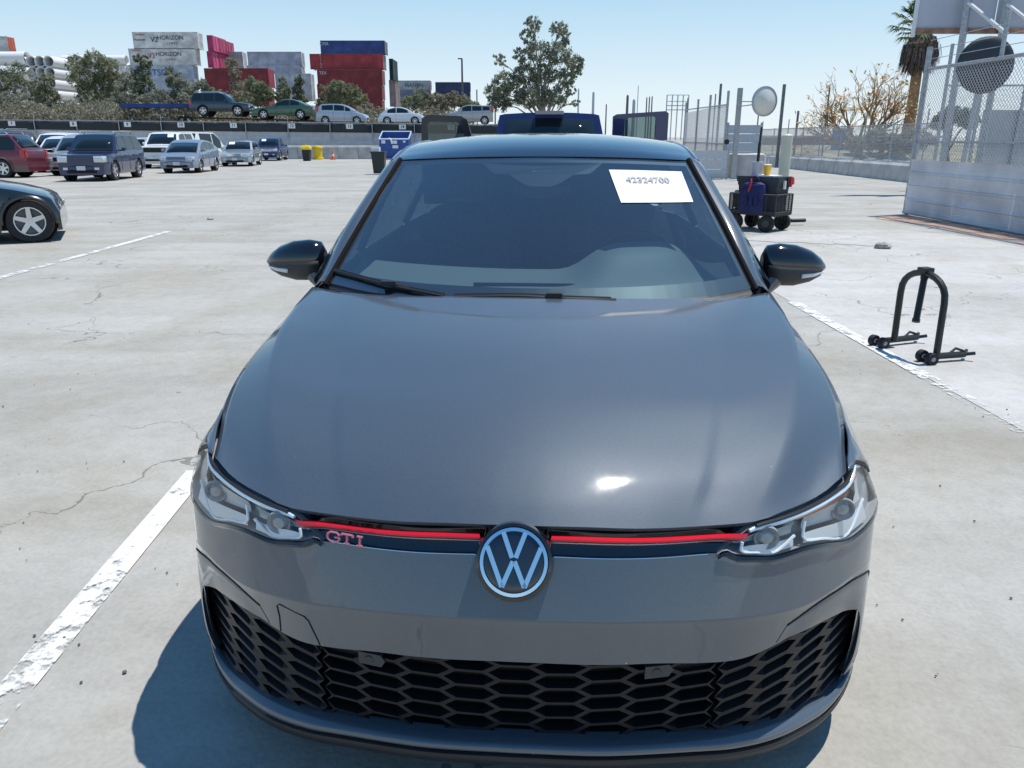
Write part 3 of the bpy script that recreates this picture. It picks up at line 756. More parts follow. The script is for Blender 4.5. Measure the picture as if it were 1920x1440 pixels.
# windscreen sheet: hatch-local, just inside the glass
def car_point(p):
    c, s = math.cos(R(3.68)), math.sin(R(3.68)); x, y, z = p
    return Vector((.002 + x * c + y * s, 1.284 - x * s + y * c, z))
def windscreen_sheet():
    def P(u, v): return car_point(WSF(u, v, -.003))
    tl, tr_, br, bl = P(.415, .905), P(.895, .905), P(.905, .64), P(.455, .645)
    m = MB(); rows = []
    for a in np.linspace(0, 1, 6):
        row = []
        for b in np.linspace(0, 1, 9):
            u = (.425 * (1 - b) + .905 * b) * (1 - a) + (.452 * (1 - b) + .885 * b) * a
            v = (.895) * (1 - a) + (.635) * a
            row.append(P(u, v))
        rows.append(row)
    m.grid(rows); orient(m, (0, -1, 1))
    o = m.build('paper_sheet', mat('white_paper', (.82, .82, .80), .7), smooth=60)
    tag(o, 'white printed sheet with a lot number at the top of the windscreen', 'paper')
    t = text('lot_number', '42324700', 1.0, mat('faded_ink', (.40, .39, .39), .8), None, (0, 0, 0), (0, 0, 0), extrude=0, bold=.026)
    xs_ = [v.co.x for v in t.data.vertices]; w_ = max(xs_) - min(xs_); R_ = np.array([[list(p) for p in r] for r in rows])
    nrm = (rows[0][-1] - rows[0][0]).cross(rows[0][0] - rows[-1][0]).normalized()
    if nrm.y > 0: nrm = -nrm
    for v in t.data.vertices:
        b = .17 + .60 * (v.co.x - min(xs_)) / w_; a = .335 - v.co.y * .24
        fa, fb = a * 5, b * 8; i, j = int(fa), int(fb); da, db = fa - i, fb - j
        q = R_[i, j] * (1 - da) * (1 - db) + R_[i + 1, j] * da * (1 - db) + R_[i, j + 1] * (1 - da) * db + R_[i + 1, j + 1] * da * db
        v.co = Vector(q) + nrm * .0035
    t.parent = o
    return o
windscreen_sheet()

# ------------------------------------------------------------------ ground
def concrete(name, c1, c2, stain, sc=.35, crack=True):
    m = bpy.data.materials.new(name); m.use_nodes = True; t = m.node_tree; b = t.nodes['Principled BSDF']
    N = lambda k: t.nodes.new(k); L = t.links.new
    tc = N('ShaderNodeTexCoord')
    n1 = N('ShaderNodeTexNoise'); n1.inputs['Scale'].default_value = sc; n1.inputs['Detail'].default_value = 8; n1.inputs['Roughness'].default_value = .62
    L(tc.outputs['Object'], n1.inputs['Vector'])
    r1 = N('ShaderNodeValToRGB'); r1.color_ramp.elements[0].position = .33; r1.color_ramp.elements[1].position = .66
    r1.color_ramp.elements[0].color = (*c2, 1); r1.color_ramp.elements[1].color = (*c1, 1); L(n1.outputs['Fac'], r1.inputs['Fac'])
    # long drag streaks
    mp = N('ShaderNodeMapping'); mp.inputs['Scale'].default_value = (.12, 1.6, 1); mp.inputs['Rotation'].default_value = (0, 0, .12); L(tc.outputs['Object'], mp.inputs['Vector'])
    n2 = N('ShaderNodeTexNoise'); n2.inputs['Scale'].default_value = 1.0; n2.inputs['Detail'].default_value = 7; L(mp.outputs['Vector'], n2.inputs['Vector'])
    r2 = N('ShaderNodeValToRGB'); r2.color_ramp.elements[0].position = .30; r2.color_ramp.elements[1].position = .60; r2.color_ramp.elements[0].color = (*stain, 1); r2.color_ramp.elements[1].color = (1, 1, 1, 1)
    L(n2.outputs['Fac'], r2.inputs['Fac'])
    m1 = N('ShaderNodeMixRGB'); m1.blend_type = 'MULTIPLY'; m1.inputs[0].default_value = .75; L(r1.outputs[0], m1.inputs[1]); L(r2.outputs[0], m1.inputs[2])
    # fine aggregate
    n3 = N('ShaderNodeTexNoise'); n3.inputs['Scale'].default_value = 55; n3.inputs['Detail'].default_value = 5; L(tc.outputs['Object'], n3.inputs['Vector'])
    r3 = N('ShaderNodeValToRGB'); r3.color_ramp.elements[0].position = .25; r3.color_ramp.elements[1].position = .6; r3.color_ramp.elements[0].color = (.80, .80, .79, 1)
    L(n3.outputs['Fac'], r3.inputs['Fac'])
    m2 = N('ShaderNodeMixRGB'); m2.blend_type = 'MULTIPLY'; m2.inputs[0].default_value = .6; L(m1.outputs[0], m2.inputs[1]); L(r3.outputs[0], m2.inputs[2])
    # dark spots
    n4 = N('ShaderNodeTexVoronoi'); n4.inputs['Scale'].default_value = 1.7; L(tc.outputs['Object'], n4.inputs['Vector'])
    n4b = N('ShaderNodeTexNoise'); n4b.inputs['Scale'].default_value = 30; L(tc.outputs['Object'], n4b.inputs['Vector'])
    ad = N('ShaderNodeMath'); ad.operation = 'MULTIPLY_ADD'; ad.inputs[1].default_value = .06; L(n4b.outputs['Fac'], ad.inputs[0]); L(n4.outputs['Distance'], ad.inputs[2])
    r4 = N('ShaderNodeValToRGB'); r4.color_ramp.elements[0].position = .040; r4.color_ramp.elements[1].position = .062; r4.color_ramp.elements[0].color = (.42, .40, .38, 1); L(ad.outputs[0], r4.inputs['Fac'])
    m3 = N('ShaderNodeMixRGB'); m3.blend_type = 'MULTIPLY'; m3.inputs[0].default_value = .8; L(m2.outputs[0], m3.inputs[1]); L(r4.outputs[0], m3.inputs[2])
    n5 = N('ShaderNodeTexNoise'); n5.inputs['Scale'].default_value = .55; n5.inputs['Detail'].default_value = 9; n5.inputs['Roughness'].default_value = .7; n5.inputs['Distortion'].default_value = .6
    mp5 = N('ShaderNodeMapping'); mp5.inputs['Location'].default_value = (3.7, 1.9, 0); L(tc.outputs['Object'], mp5.inputs['Vector']); L(mp5.outputs['Vector'], n5.inputs['Vector'])
    r5 = N('ShaderNodeValToRGB'); r5.color_ramp.elements[0].position = .36; r5.color_ramp.elements[1].position = .54; r5.color_ramp.elements[0].color = (.80, .755, .66, 1); L(n5.outputs['Fac'], r5.inputs['Fac'])
    m5 = N('ShaderNodeMixRGB'); m5.blend_type = 'MULTIPLY'; m5.inputs[0].default_value = .6; L(m3.outputs[0], m5.inputs[1]); L(r5.outputs[0], m5.inputs[2]); m3 = m5
    n6 = N('ShaderNodeTexNoise'); n6.inputs['Scale'].default_value = 9; n6.inputs['Detail'].default_value = 8; n6.inputs['Roughness'].default_value = .75; L(tc.outputs['Object'], n6.inputs['Vector'])
    r6 = N('ShaderNodeValToRGB'); r6.color_ramp.elements[0].position = .34; r6.color_ramp.elements[1].position = .56; r6.color_ramp.elements[0].color = (.84, .83, .82, 1); L(n6.outputs['Fac'], r6.inputs['Fac'])
    m6 = N('ShaderNodeMixRGB'); m6.blend_type = 'MULTIPLY'; m6.inputs[0].default_value = .7; L(m3.outputs[0], m6.inputs[1]); L(r6.outputs[0], m6.inputs[2]); m3 = m6
    last = m3
    if crack:
        nw = N('ShaderNodeTexNoise'); nw.inputs['Scale'].default_value = 1.3; nw.inputs['Detail'].default_value = 9; L(tc.outputs['Object'], nw.inputs['Vector'])
        mw = N('ShaderNodeMixRGB'); mw.blend_type = 'LINEAR_LIGHT'; mw.inputs[0].default_value = .6; L(tc.outputs['Object'], mw.inputs[1]); L(nw.outputs['Color'], mw.inputs[2])
        v = N('ShaderNodeTexVoronoi'); v.feature = 'DISTANCE_TO_EDGE'; v.inputs['Scale'].default_value = .42; L(mw.outputs[0], v.inputs['Vector'])
        nz = N('ShaderNodeTexNoise'); nz.inputs['Detail'].default_value = 6; nz.inputs['Scale'].default_value = 1.1; L(tc.outputs['Object'], nz.inputs['Vector'])
        rz = N('ShaderNodeMapRange'); rz.inputs[1].default_value = .42; rz.inputs[2].default_value = .62; rz.inputs[3].default_value = .0; rz.inputs[4].default_value = .0036; L(nz.outputs['Fac'], rz.inputs[0])
        lt = N('ShaderNodeMath'); lt.operation = 'LESS_THAN'; L(v.outputs['Distance'], lt.inputs[0]); L(rz.outputs[0], lt.inputs[1])
        m4 = N('ShaderNodeMixRGB'); m4.inputs[2].default_value = (.10, .095, .09, 1); ml = N('ShaderNodeMath'); ml.operation = 'MULTIPLY'; ml.inputs[1].default_value = .62
        L(lt.outputs[0], ml.inputs[0]); L(ml.outputs[0], m4.inputs[0]); L(m3.outputs[0], m4.inputs[1]); last = m4
    L(last.outputs[0], b.inputs['Base Color']); b.inputs['Roughness'].default_value = .82; b.inputs['Specular IOR Level'].default_value = .25
    bp = N('ShaderNodeBump'); bp.inputs['Strength'].default_value = .25; bp.inputs['Distance'].default_value = .01
    L(n3.outputs['Fac'], bp.inputs['Height']); L(bp.outputs[0], b.inputs['Normal'])
    return m
def sheet(name, pts, m, dz=0, n=1):
    mb = MB(); mb.poly([(x, y, gz(y) + dz) for x, y in pts]); return mb.build(name, m, smooth=0)
def ground():
    ys = [-60, 4, 20, 40, 60, 90, 200, 3500]; xs = [-3000, -200, -40, 0, 40, 200, 3000]
    m = MB().grid([[(x, y, gz(y)) for x in xs] for y in ys]); orient(m, (0, 0, 1))
    tag(m.build('ground', concrete('lot_concrete', (.455, .442, .405), (.375, .37, .345), (.80, .785, .75)), smooth=0), kind='structure')
ground()
# ------------------------------------------------------------------ survey helpers: sight lines from the viewpoint, cut at a known distance
_P = R(17.67); _FW = np.array([0, math.cos(_P), -math.sin(_P)]); _UP = np.array([0, math.sin(_P), math.cos(_P)])
def _ray(px, py): return _FW + np.array([(px - 960) / 1454, 0, 0]) - (py - 720) / 1454 * _UP
def at(px, py, Y):
    d = _ray(px, py); p = np.array([0, 0, 1.456]) + d * (Y / d[1]); return Vector(p)
def on_ground(px, py):
    d = _ray(px, py); lo, hi = .1, 3000
    for _ in range(60):
        m = (lo + hi) / 2; p = np.array([0, 0, 1.456]) + d * m
        if p[2] > gz(p[1]): lo = m
        else: hi = m
    return Vector(np.array([0, 0, 1.456]) + d * lo)

# ------------------------------------------------------------------ paving, lines
def worn(name, c, amount, sc=6):
    m = bpy.data.materials.new(name); m.use_nodes = True; t = m.node_tree; b = t.nodes['Principled BSDF']
    b.inputs['Base Color'].default_value = (*c, 1); b.inputs['Roughness'].default_value = .7
    tc = t.nodes.new('ShaderNodeTexCoord'); n = t.nodes.new('ShaderNodeTexNoise'); n.inputs['Scale'].default_value = sc; n.inputs['Detail'].default_value = 9; n.inputs['Roughness'].default_value = .72
    n2 = t.nodes.new('ShaderNodeTexNoise'); n2.inputs['Scale'].default_value = .9; n2.inputs['Detail'].default_value = 2
    t.links.new(tc.outputs['Object'], n.inputs['Vector']); t.links.new(tc.outputs['Object'], n2.inputs['Vector'])
    ma = t.nodes.new('ShaderNodeMath'); ma.operation = 'MULTIPLY_ADD'; ma.inputs[1].default_value = .5
    t.links.new(n2.outputs['Fac'], ma.inputs[0]); t.links.new(n.outputs['Fac'], ma.inputs[2])
    r = t.nodes.new('ShaderNodeMapRange'); r.inputs[1].default_value = amount - .05; r.inputs[2].default_value = amount + .06
    t.links.new(ma.outputs[0], r.inputs[0]); t.links.new(r.outputs[0], b.inputs['Alpha'])
    return m
def road_line(px0, py0, px1, py1, wd, m, label=None, n=24, z=.006):
    a, b = on_ground(px0, py0), on_ground(px1, py1); d = (b - a).normalized(); q = Vector((-d.y, d.x, 0)) * wd / 2
    rows = []
    for t in np.linspace(0, 1, n):
        p = a.lerp(b, t); rows.append([(p.x + q.x, p.y + q.y, gz(p.y) + z), (p.x - q.x, p.y - q.y, gz(p.y) + z)])
    mb = MB().grid(rows); orient(mb, (0, 0, 1)); o = mb.build('parking_line', m, smooth=0); o['kind'] = 'structure'; return o
LINEW = worn('worn_white_paint', (.70, .70, .67), .695, 13)
LINEF = worn('faded_white_paint', (.64, .64, .62), .73, 8)
road_line(-160, 1518, 372, 884, .105, LINEW)
road_line(2050, 884, 1487, 567, .11, worn('thin_white_paint', (.70, .70, .68), .73, 12))
road_line(-60, 538, 318, 434, .12, LINEF)
for a in ((1500, 331, 1560, 334), (1560, 343, 1640, 347), (1640, 332, 1705, 337), (1545, 352, 1600, 352)): road_line(*a, .10, LINEW)
def apron():
    a, b = on_ground(2080, 900), on_ground(1487, 569); k4 = a.lerp(b, (4.0 - a.y) / (b.y - a.y)); k4.z = 0
    far = [on_ground(*p) for p in ((1385, 510), (1392, 448), (1480, 432), (1697, 432), (2100, 474))]
    m = MB(); P = [k4, b] + far + [Vector((30, far[-1].y, 0)), Vector((30, 4.0, 0))]
    m.poly([(p.x, p.y, gz(p.y) + .003) for p in P]); orient(m, (0, 0, 1))
    n_ = MB(); n_.poly([(k4.x, 4.0, .003), (30, 4.0, .003), (30, 1.5, .003), (a.x, 1.5, .003), (a.x, a.y, .003)]); orient(n_, (0, 0, 1)); m.add(n_.v, n_.f)
    o = m.build('concrete_apron', concrete('pale_concrete', (.54, .53, .505), (.46, .455, .435), (.84, .83, .81), .5), smooth=0); o['kind'] = 'structure'
    # ragged orange tint over the ground along the gate
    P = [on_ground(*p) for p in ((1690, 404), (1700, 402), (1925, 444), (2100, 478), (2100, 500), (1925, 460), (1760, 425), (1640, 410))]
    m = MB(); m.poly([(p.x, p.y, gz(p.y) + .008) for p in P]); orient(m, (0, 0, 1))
    o = m.build('orange_strip', worn('ragged_orange', (.70, .42, .29), .68, 3.0), smooth=0); o['kind'] = 'structure'
    m = MB()
    p, q = on_ground(1398, 452), on_ground(1650, 462)
    m.tube([tuple(p.lerp(q, t) + Vector((0, .05 * math.sin(t * 19) + .03 * math.sin(t * 47), .002))) for t in np.linspace(0, 1, 40)], .007, 5)
    o = m.build('slab_joint', mat('joint_sealant', (.16, .155, .15), .9)); o['kind'] = 'structure'
apron()
def rubble(px, py, r, label):
    p = on_ground(px, py); rnd = random.Random(px); m = MB(); rows = []
    for i in range(7):
        th = math.pi * i / 6; rows.append([(r * 1.3 * math.sin(th) * math.cos(a) * rnd.uniform(.75, 1.1), r * math.sin(th) * math.sin(a) * rnd.uniform(.75, 1.1), r * .55 * math.cos(th) * rnd.uniform(.8, 1.05) + r * .35) for a in np.linspace(0, 2 * math.pi, 10)[:-1]])
    m.grid(rows, closed=True); o = m.build('stone', mat('broken_concrete', (.34, .32, .29), .9, noise=.35, nscale=9, bump=.6, bscale=14), loc=p, smooth=20)
    tag(o, label, 'stone')
rubble(1655, 466, .105, 'grey lump of broken concrete lying on the pale slab'); rubble(394, 412, .055, 'small dark stone on the open lot to the left')

# ------------------------------------------------------------------ generic parked vehicles
def pr(tab, y): return float(np.interp(y, [q[0] for q in tab], [q[1] for q in tab]))
def vehicle(name, label, cat, loc, rz, L, W, top, cabin, wheels, wr, color, windows, wscr=(0, 1), rear=None, group='parked cars', zb=.24, metal=.35, rough=.35,
            clad=None, lights=None, tail=None, plate=True, grille='black', paper=False, rails=False, spokes=5, bed=None, detail=True, scale=1., roofw=.78, sheet_px=None, tilt=0):
    """front faces local -y; y runs 0 (front) to L (rear)"""
    t = thing(name, label, cat, loc, rz, group); t.scale = (scale,) * 3
    if tilt: t.rotation_euler = (0, tilt, rz) if False else (tilt, 0, rz)
    pm = paint(name + '_' + '_'.join('%d' % int(c * 255) for c in color), color, metal, rough)
    cm = pm if clad is None else mat('cladding_%d' % int(clad[0] * 1000), clad, .6)
    hw = W / 2
    ww = lambda y: hw * (1 - .13 * max(0, 1 - y / (.16 * L)) ** 2.2 - .10 * max(0, 1 - (L - y) / (.12 * L)) ** 2.2)
    n = int(L / .085); ys = list(np.linspace(0, L, n + 1))
    prof = lambda y: pr(top, y)
    US = [0, .12, .3, .5, .66, .8, .9, .96, 1]
    def sec(y):
        zt = prof(y); w = ww(y); out = []
        for u in US:
            z = zb + (zt - zb) * u; x = w * (1 - .05 * (1 - u / .3) ** 2 if u < .3 else 1 - .055 * ((u - .66) / .34) ** 2 if u > .66 else 1)
            if .60 < u < .72: x *= 1.004
            out.append([x, y, z])
        return out + [[w * .8, y, zt + .02], [w * .4, y, zt + .035], [0, y, zt + .04]]
    G_ = [sec(y) for y in ys]
    for g in G_:
        for p in g[:len(US)]:
            for wy in wheels:
                d = math.hypot(p[1] - wy, p[2] - wr); RR = wr * 1.16
                if RR - .06 < d < RR + .02: k = RR / d; p[1] = wy + (p[1] - wy) * k; p[2] = wr + (p[2] - wr) * k
    m = MB(); nc = len(G_[0]); full = []
    for g in G_: full.append([(-p[0], p[1], p[2]) for p in g[:-1]] + [tuple(p) for p in g[::-1]])
    nn = len(full[0]); m.v = [p for r in full for p in r]
    for i in range(len(full) - 1):
        for j in range(nn - 1):
            q = (i * nn + j, i * nn + j + 1, (i + 1) * nn + j + 1, (i + 1) * nn + j)
            cy = sum(m.v[k][1] for k in q) / 4; cz = sum(m.v[k][2] for k in q) / 4
            if any(math.hypot(cy - wy, cz - wr) < wr * 1.15 or (cz < wr and abs(cy - wy) < wr * 1.1) for wy in wheels): continue
            if bed and bed[0] < cy < bed[1] and 4 + len(US) - 4 <= j <= nn - 1 - len(US) and cz > prof(cy) - .001: continue
            m.f.append(q); m.mi.append(1 if cz < zb + .22 and clad else 0)
    for r_ in (full[0], full[-1]): m.poly(r_)
    body = m.build('body', pm, t, smooth=40, mats=[pm, cm], fixn=False)
    inner = MB().box((0, L / 2, zb + .14), (W * .8, L * .94, .26)); inner.build('underbody', DARK, t, smooth=0)
    if bed:
        m = MB().box((0, (bed[0] + bed[1]) / 2, prof(bed[0]) - .45), (W * .8, bed[1] - bed[0], .04))
        for s in (-1, 1): m.box((s * W * .42, (bed[0] + bed[1]) / 2, prof(bed[0]) - .2), (.05, bed[1] - bed[0], .5))
        m.build('load_bed', DARK, t, smooth=0)
    # cabin
    belt = lambda y: prof(min(max(y, cabin[0][0]), cabin[-1][0]))
    zt = max(q[1] for q in cabin); zb_ = min(cabin[0][1], cabin[-1][1])
    cwf = lambda z: hw * (.945 - (.945 - roofw) * min(max((z - zb_) / (zt - zb_), 0), 1) ** 1.15)
    cc = cr(cabin, 40) if len(cabin) > 5 else np.array([q for a, b in zip(cabin[:-1], cabin[1:]) for q in np.linspace(a, b, 8, endpoint=False)] + [cabin[-1]])
    m = MB(); rr = []
    for y, z in cc:
        w = cwf(z); rr.append([(w * u, y, z + .03 * (1 - u * u) - (.0 if abs(u) < 1 else .012)) for u in (-1, -.9, -.5, 0, .5, .9, 1)])
    m.grid(rr)
    for s in (-1, 1):
        cols = []
        for y, z in cc:
            b_ = min(belt(y) - .02, z); cols.append([(s * cwf(b_ + (z - b_) * u), y, b_ + (z - b_) * u - (.012 if u == 1 else 0)) for u in (0, .35, .7, 1)])
        m.grid(cols)
    m.build('cabin', pm, t, smooth=50)
    zc = lambda y: pr([tuple(q) for q in cc], y)
    def onto(y, z, s, e=.006): return (s * (cwf(z) + e), y, z)
    for s in (-1, 1):
        for ya, yb in windows:
            bz = belt((ya + yb) / 2) + .035
            tp = [(y, max(bz + .01, zc(y) - .075)) for y in np.linspace(ya, yb, 7)]
            pts = [onto(ya, bz, s), onto(yb, bz, s)] + [onto(y, z, s) for y, z in tp[::-1]]
            m = MB().poly(pts); orient(m, (s, 0, 0)); m.build('side_window', WGLASS, t, smooth=0, solid=.004, off=1)
    def pane(nm, a, b, f0=.07, f1=.93, wk=.86, par=t):
        (y0, z0), (y1, z1) = a, b; rows = []
        for f in (f0, .5, f1):
            y, z = y0 + (y1 - y0) * f, z0 + (z1 - z0) * f; w = cwf(z) * wk
            nrm = Vector((0, -(z1 - z0), (y1 - y0))).normalized() * (1 if nm == 'windscreen' else 1)
            rows.append([tuple(Vector((w * u, y, z + .03 * (1 - (u * wk) ** 2))) + nrm * .012) for u in (-1, -.6, 0, .6, 1)])
        m = MB().grid(rows); orient(m, (0, -(z1 - z0), (y1 - y0))); return m.build(nm, WGLASS, par, smooth=60, solid=.004, off=1), rows
    wsp, rows = pane('windscreen', cabin[wscr[0]], cabin[wscr[1]])
    if paper:
        k = -1 if paper == 'r' else 1
        a = Vector(rows[2][1 if k < 0 else 3]); b = Vector(rows[1][1 if k < 0 else 3]); dx = Vector((.17, 0, 0)); nrm = Vector((0, -.03, .02))
        m = MB().poly([a.lerp(b, .1) - dx + nrm, a.lerp(b, .1) + dx + nrm, a.lerp(b, .75) + dx + nrm, a.lerp(b, .75) - dx + nrm]); orient(m, (0, -1, 0)); m.build('windscreen_sheet', mat('white_paper', (.82,) * 3, .7), t, smooth=0)
    if rear: pane('rear_window', cabin[rear[0]], cabin[rear[1]], .12, .85)
    for wy in wheels:
        for s in (-1, 1):
            wheel(t, (s * (hw - .11), wy, wr), wr, .2, s, spokes, .66, n=22)
            if detail:
                pts = [(s * (hw * 1.0 + (.012 if clad else .002)), wy + wr * 1.16 * math.cos(a), wr + wr * 1.16 * math.sin(a)) for a in np.linspace(-.15, math.pi + .15, 15)]
                MB().tube(pts, .03 if clad else .016, 5).build('arch_lip', cm if clad else pm, t)
            m = MB().lathe([(wr * 1.14, -.24 if s > 0 else .24), (.001, -.24 if s > 0 else .24)], 14, 'x', c=(s * (hw - .03), wy, wr)); m.build('wheel_well', DARK, t, smooth=0)
    zf = prof(.02)
    LAMP = mat('lamp_glass', (.62, .64, .66), .15, .3, coat=1)
    lz, lh, lw, lx = lights or (zf - .12, .15, .32, .68)
    for s in (-1, 1):
        m = MB(); y_ = lambda x: 0 if x < ww(0) else .16 * L * (1 - ((1 - x / hw) / .13) ** (1 / 2.2))
        xs_ = np.linspace(lx * hw - lw / 2, min(lx * hw + lw / 2, hw * .955), 8)
        m.grid([[(s * x, y_(x) - .012, lz + lh * v) for x in xs_] for v in (-.5, 0, .5)]); orient(m, (0, -1, 0)); m.build('headlight', LAMP, t, solid=.02, off=-1)
        if tail:
            m = MB().box((s * (hw * .86), L - .015, tail[0]), (.16, .06, tail[1])); m.box((s * (hw * .955), L - .12, tail[0]), (.05, .2, tail[1])); m.build('tail_light', mat('red_lens', (.45, .01, .012), .2, coat=1), t, smooth=0)
        zmm = belt(cabin[0][0] + .35) + .10; y0 = cabin[0][0] + .45
        m = MB().lathe([(.001, -.09), (.06, -.07), (.075, 0), (.06, .07), (.001, .09)], 10, 'x', c=(s * (hw + .10), y0, zmm)); m.bar((s * hw * .93, y0 + .03, zmm - .05), (s * (hw + .05), y0, zmm - .03), .025); m.build('door_mirror', pm if not clad else BLACKP, t)
    if detail:
        gm = {'black': BLACKP, 'chrome': CHROME, 'paint': pm}[grille]
        m = MB(); gw = lx * hw - lw / 2 - .03
        for k in range(4): m.box((0, -.006, lz + lh * (.42 - .28 * k)), (2 * gw, .03, lh * .16))
        m.box((0, .012, lz), (2 * gw, .03, lh * 1.05)); m.build('grille', gm, t, smooth=0)
        m = MB(); bz_ = zb + (lz - lh / 2 - zb) * .55
        m.grid([[(hw * .9 * u, -.035 + .30 * abs(u) ** 3 * .7 + (.03 if abs(v) == 1 else 0), bz_ + v * .10) for u in np.linspace(-1, 1, 13)] for v in (-1, -.6, 0, .6, 1)]); orient(m, (0, -1, 0)); m.build('bumper', cm if clad else pm, t, smooth=50)
        m = MB().box((0, -.02, bz_ - .13), (W * .55, .05, .10)); m.build('air_intake', DARK, t, smooth=0)
        for s in (-1, 1):
            m = MB().box((s * hw * .60, -.01, bz_ - .02), (.16, .06, .08)); m.build('fog_light', LAMP, t, smooth=0)
        if plate:
            m = MB().box((0, -.05, bz_ + .0), (.31, .012, .15)); m.build('licence_plate', mat('plate_white', (.62, .64, .66), .5), t, smooth=0)
        # door shut lines and handles
        for ya in [w_[0] for w_ in windows][1:] + [windows[0][0] - .05]:
            for s in (-1, 1):
                MB().tube([(s * (hw * (1.003 if z < .75 * prof(ya) else 1.0) - .055 * hw * max(0, (z - zb) / (prof(ya) - zb) - .66) ** 2 / .1156), ya, z) for z in np.linspace(zb + .1, prof(ya) - .03, 6)], .006, 4).build('door_gap', DARK, t, smooth=0)
                MB().box((s * (hw + .008), ya + .55, prof(ya) - .14), (.03, .18, .035)).build('door_handle', pm, t, smooth=0)
    if rails:
        for s in (-1, 1):
            c2 = [q for q in cc if q[1] > zt - .08]; y0, y1 = c2[0][0] + .1, c2[-1][0] - .1
            MB().tube([(s * hw * .66, y0, zt - .0), (s * hw * .66, y0 + .08, zt + .07), (s * hw * .66, y1 - .08, zt + .07), (s * hw * .66, y1, zt)], .022, 6).build('roof_rail', GALV, t)
    return t
def suv_top(L, cowl, h=1.02): return [(0, .72), (.03, .86), (.12, .93), (cowl, h), (L - .06, h + .06), (L, h)]
def sedan_top(L, cowl): return [(0, .52), (.04, .64), (.25, .72), (cowl, .90), (L - 1.0, .98), (L - .08, .95), (L, .75)]
def gl(x, y): return (x, y, gz(y))

vehicle('blue_suv', 'dark blue SUV with roof bars and square headlights facing the camera', 'car', gl(-15.95, 29.8), R(7), 4.62, 1.84, suv_top(4.62, 1.3, 1.03),
        [(1.25, 1.03), (1.85, 1.66), (2.2, 1.72), (4.1, 1.69), (4.5, 1.10)], (.85, 3.55), .37, (.022, .032, .085), [(1.62, 2.42), (2.50, 3.3), (3.38, 4.25)], lights=(.80, .22, .40, .72), grille='paint', rails=True, spokes=6)
vehicle('silver_hatchback', 'silver-blue rounded hybrid hatchback with a high arched roof', 'car', gl(-15.65, 37.6), R(5), 4.45, 1.73, [(0, .50), (.04, .62), (.2, .72), (1.0, .92), (3.6, 1.05), (4.38, 1.12), (4.45, .85)],
        [(.85, .88), (1.25, 1.12), (1.7, 1.37), (2.2, 1.48), (2.8, 1.47), (3.5, 1.38), (4.2, 1.15)], (.9, 3.6), .31, (.24, .29, .36), [(1.35, 2.2), (2.28, 3.1), (3.16, 3.7)], wscr=(0, 2), lights=(.68, .13, .34, .74), grille='paint')
vehicle('pale_sedan', 'pale blue-grey sedan with a white sheet on its windscreen, behind the hybrid', 'car', gl(-16.5, 48.0), R(8), 4.8, 1.82, sedan_top(4.8, 1.35),
        [(1.3, .92), (1.95, 1.40), (2.6, 1.45), (3.3, 1.42), (4.05, .98)], (.95, 3.72), .32, (.30, .36, .42), [(1.65, 2.55), (2.63, 3.5)], rear=(3, 4), paper='r', lights=(.66, .14, .42, .70), grille='chrome')
vehicle('dark_pickup', 'small dark blue pickup with white sheets on its windscreen, near the bins', 'pickup', gl(-18.85, 62.0), R(6), 5.0, 1.85, [(0, .72), (.04, .88), (.15, .95), (1.4, 1.06), (3.0, 1.08), (4.95, 1.08), (5, .9)],
        [(1.35, 1.06), (1.9, 1.62), (2.3, 1.70), (2.95, 1.68), (3.1, 1.08)], (.9, 3.9), .37, (.02, .05, .14), [(1.7, 2.75)], rear=(3, 4), paper='r', lights=(.80, .18, .36, .72), grille='chrome', bed=(3.2, 4.9))
vehicle('white_van', 'white high-fronted pickup truck with a dark grille behind the silver hybrid', 'pickup', gl(-19.6, 44.4), R(4), 5.2, 2.0, [(0, .9), (.04, 1.1), (.15, 1.16), (1.3, 1.22), (5.1, 1.22), (5.2, 1.1)],
        [(1.15, 1.22), (1.75, 1.85), (2.2, 1.92), (4.2, 1.90), (4.4, 1.22)], (.95, 4.1), .39, (.78, .78, .76), [(1.6, 2.6), (2.7, 3.9)], metal=0, lights=(.98, .24, .3, .78), paper='l')
vehicle('white_hatch', 'white van roof seen past the pickup, tailgate raised over a dark opening', 'van', gl(-19.3, 54.0), R(170), 4.6, 1.85, suv_top(4.6, 1.2, 1.0),
        [(1.1, 1.0), (1.8, 1.75), (2.2, 1.98), (4.0, 2.0), (4.5, 1.2)], (.85, 3.5), .34, (.8, .8, .79), [(1.6, 2.5), (2.6, 3.9)], metal=0, rear=(3, 4), tail=(1.0, .3))
vehicle('white_wagon', 'white wagon standing side-on between the raised tailgate and the pale sedan', 'car', gl(-19.6, 51.2), R(118), 4.5, 1.8, suv_top(4.5, 1.2, .98),
        [(1.1, .98), (1.7, 1.52), (2.2, 1.66), (3.7, 1.64), (4.4, 1.05)], (.85, 3.45), .34, (.72, .75, .78), [(1.5, 2.3), (2.4, 3.2), (3.28, 4.1)], metal=.1, rear=(3, 4))
vehicle('white_sedan', 'white sedan with a dark windscreen behind the red SUV', 'car', gl(-22.3, 38.6), R(4), 4.6, 1.8, sedan_top(4.6, 1.2), [(1.1, 1.02), (1.75, 1.55), (2.3, 1.66), (3.4, 1.62), (4.2, 1.02)], (.9, 3.6), .33, (.8, .8, .78), [(1.5, 2.3), (2.4, 3.4)], metal=0, paper='l')
vehicle('silver_minivan', 'silver car with a pale teal windscreen half hidden by the dark blue SUV', 'car', gl(-19.35, 34.8), R(5), 4.6, 1.8, suv_top(4.6, 1.15, .98), [(1.1, .98), (1.8, 1.58), (2.3, 1.72), (4.0, 1.68), (4.5, 1.1)], (.9, 3.55), .33, (.50, .51, .50), [(1.6, 2.4), (2.5, 3.3)], metal=.5)
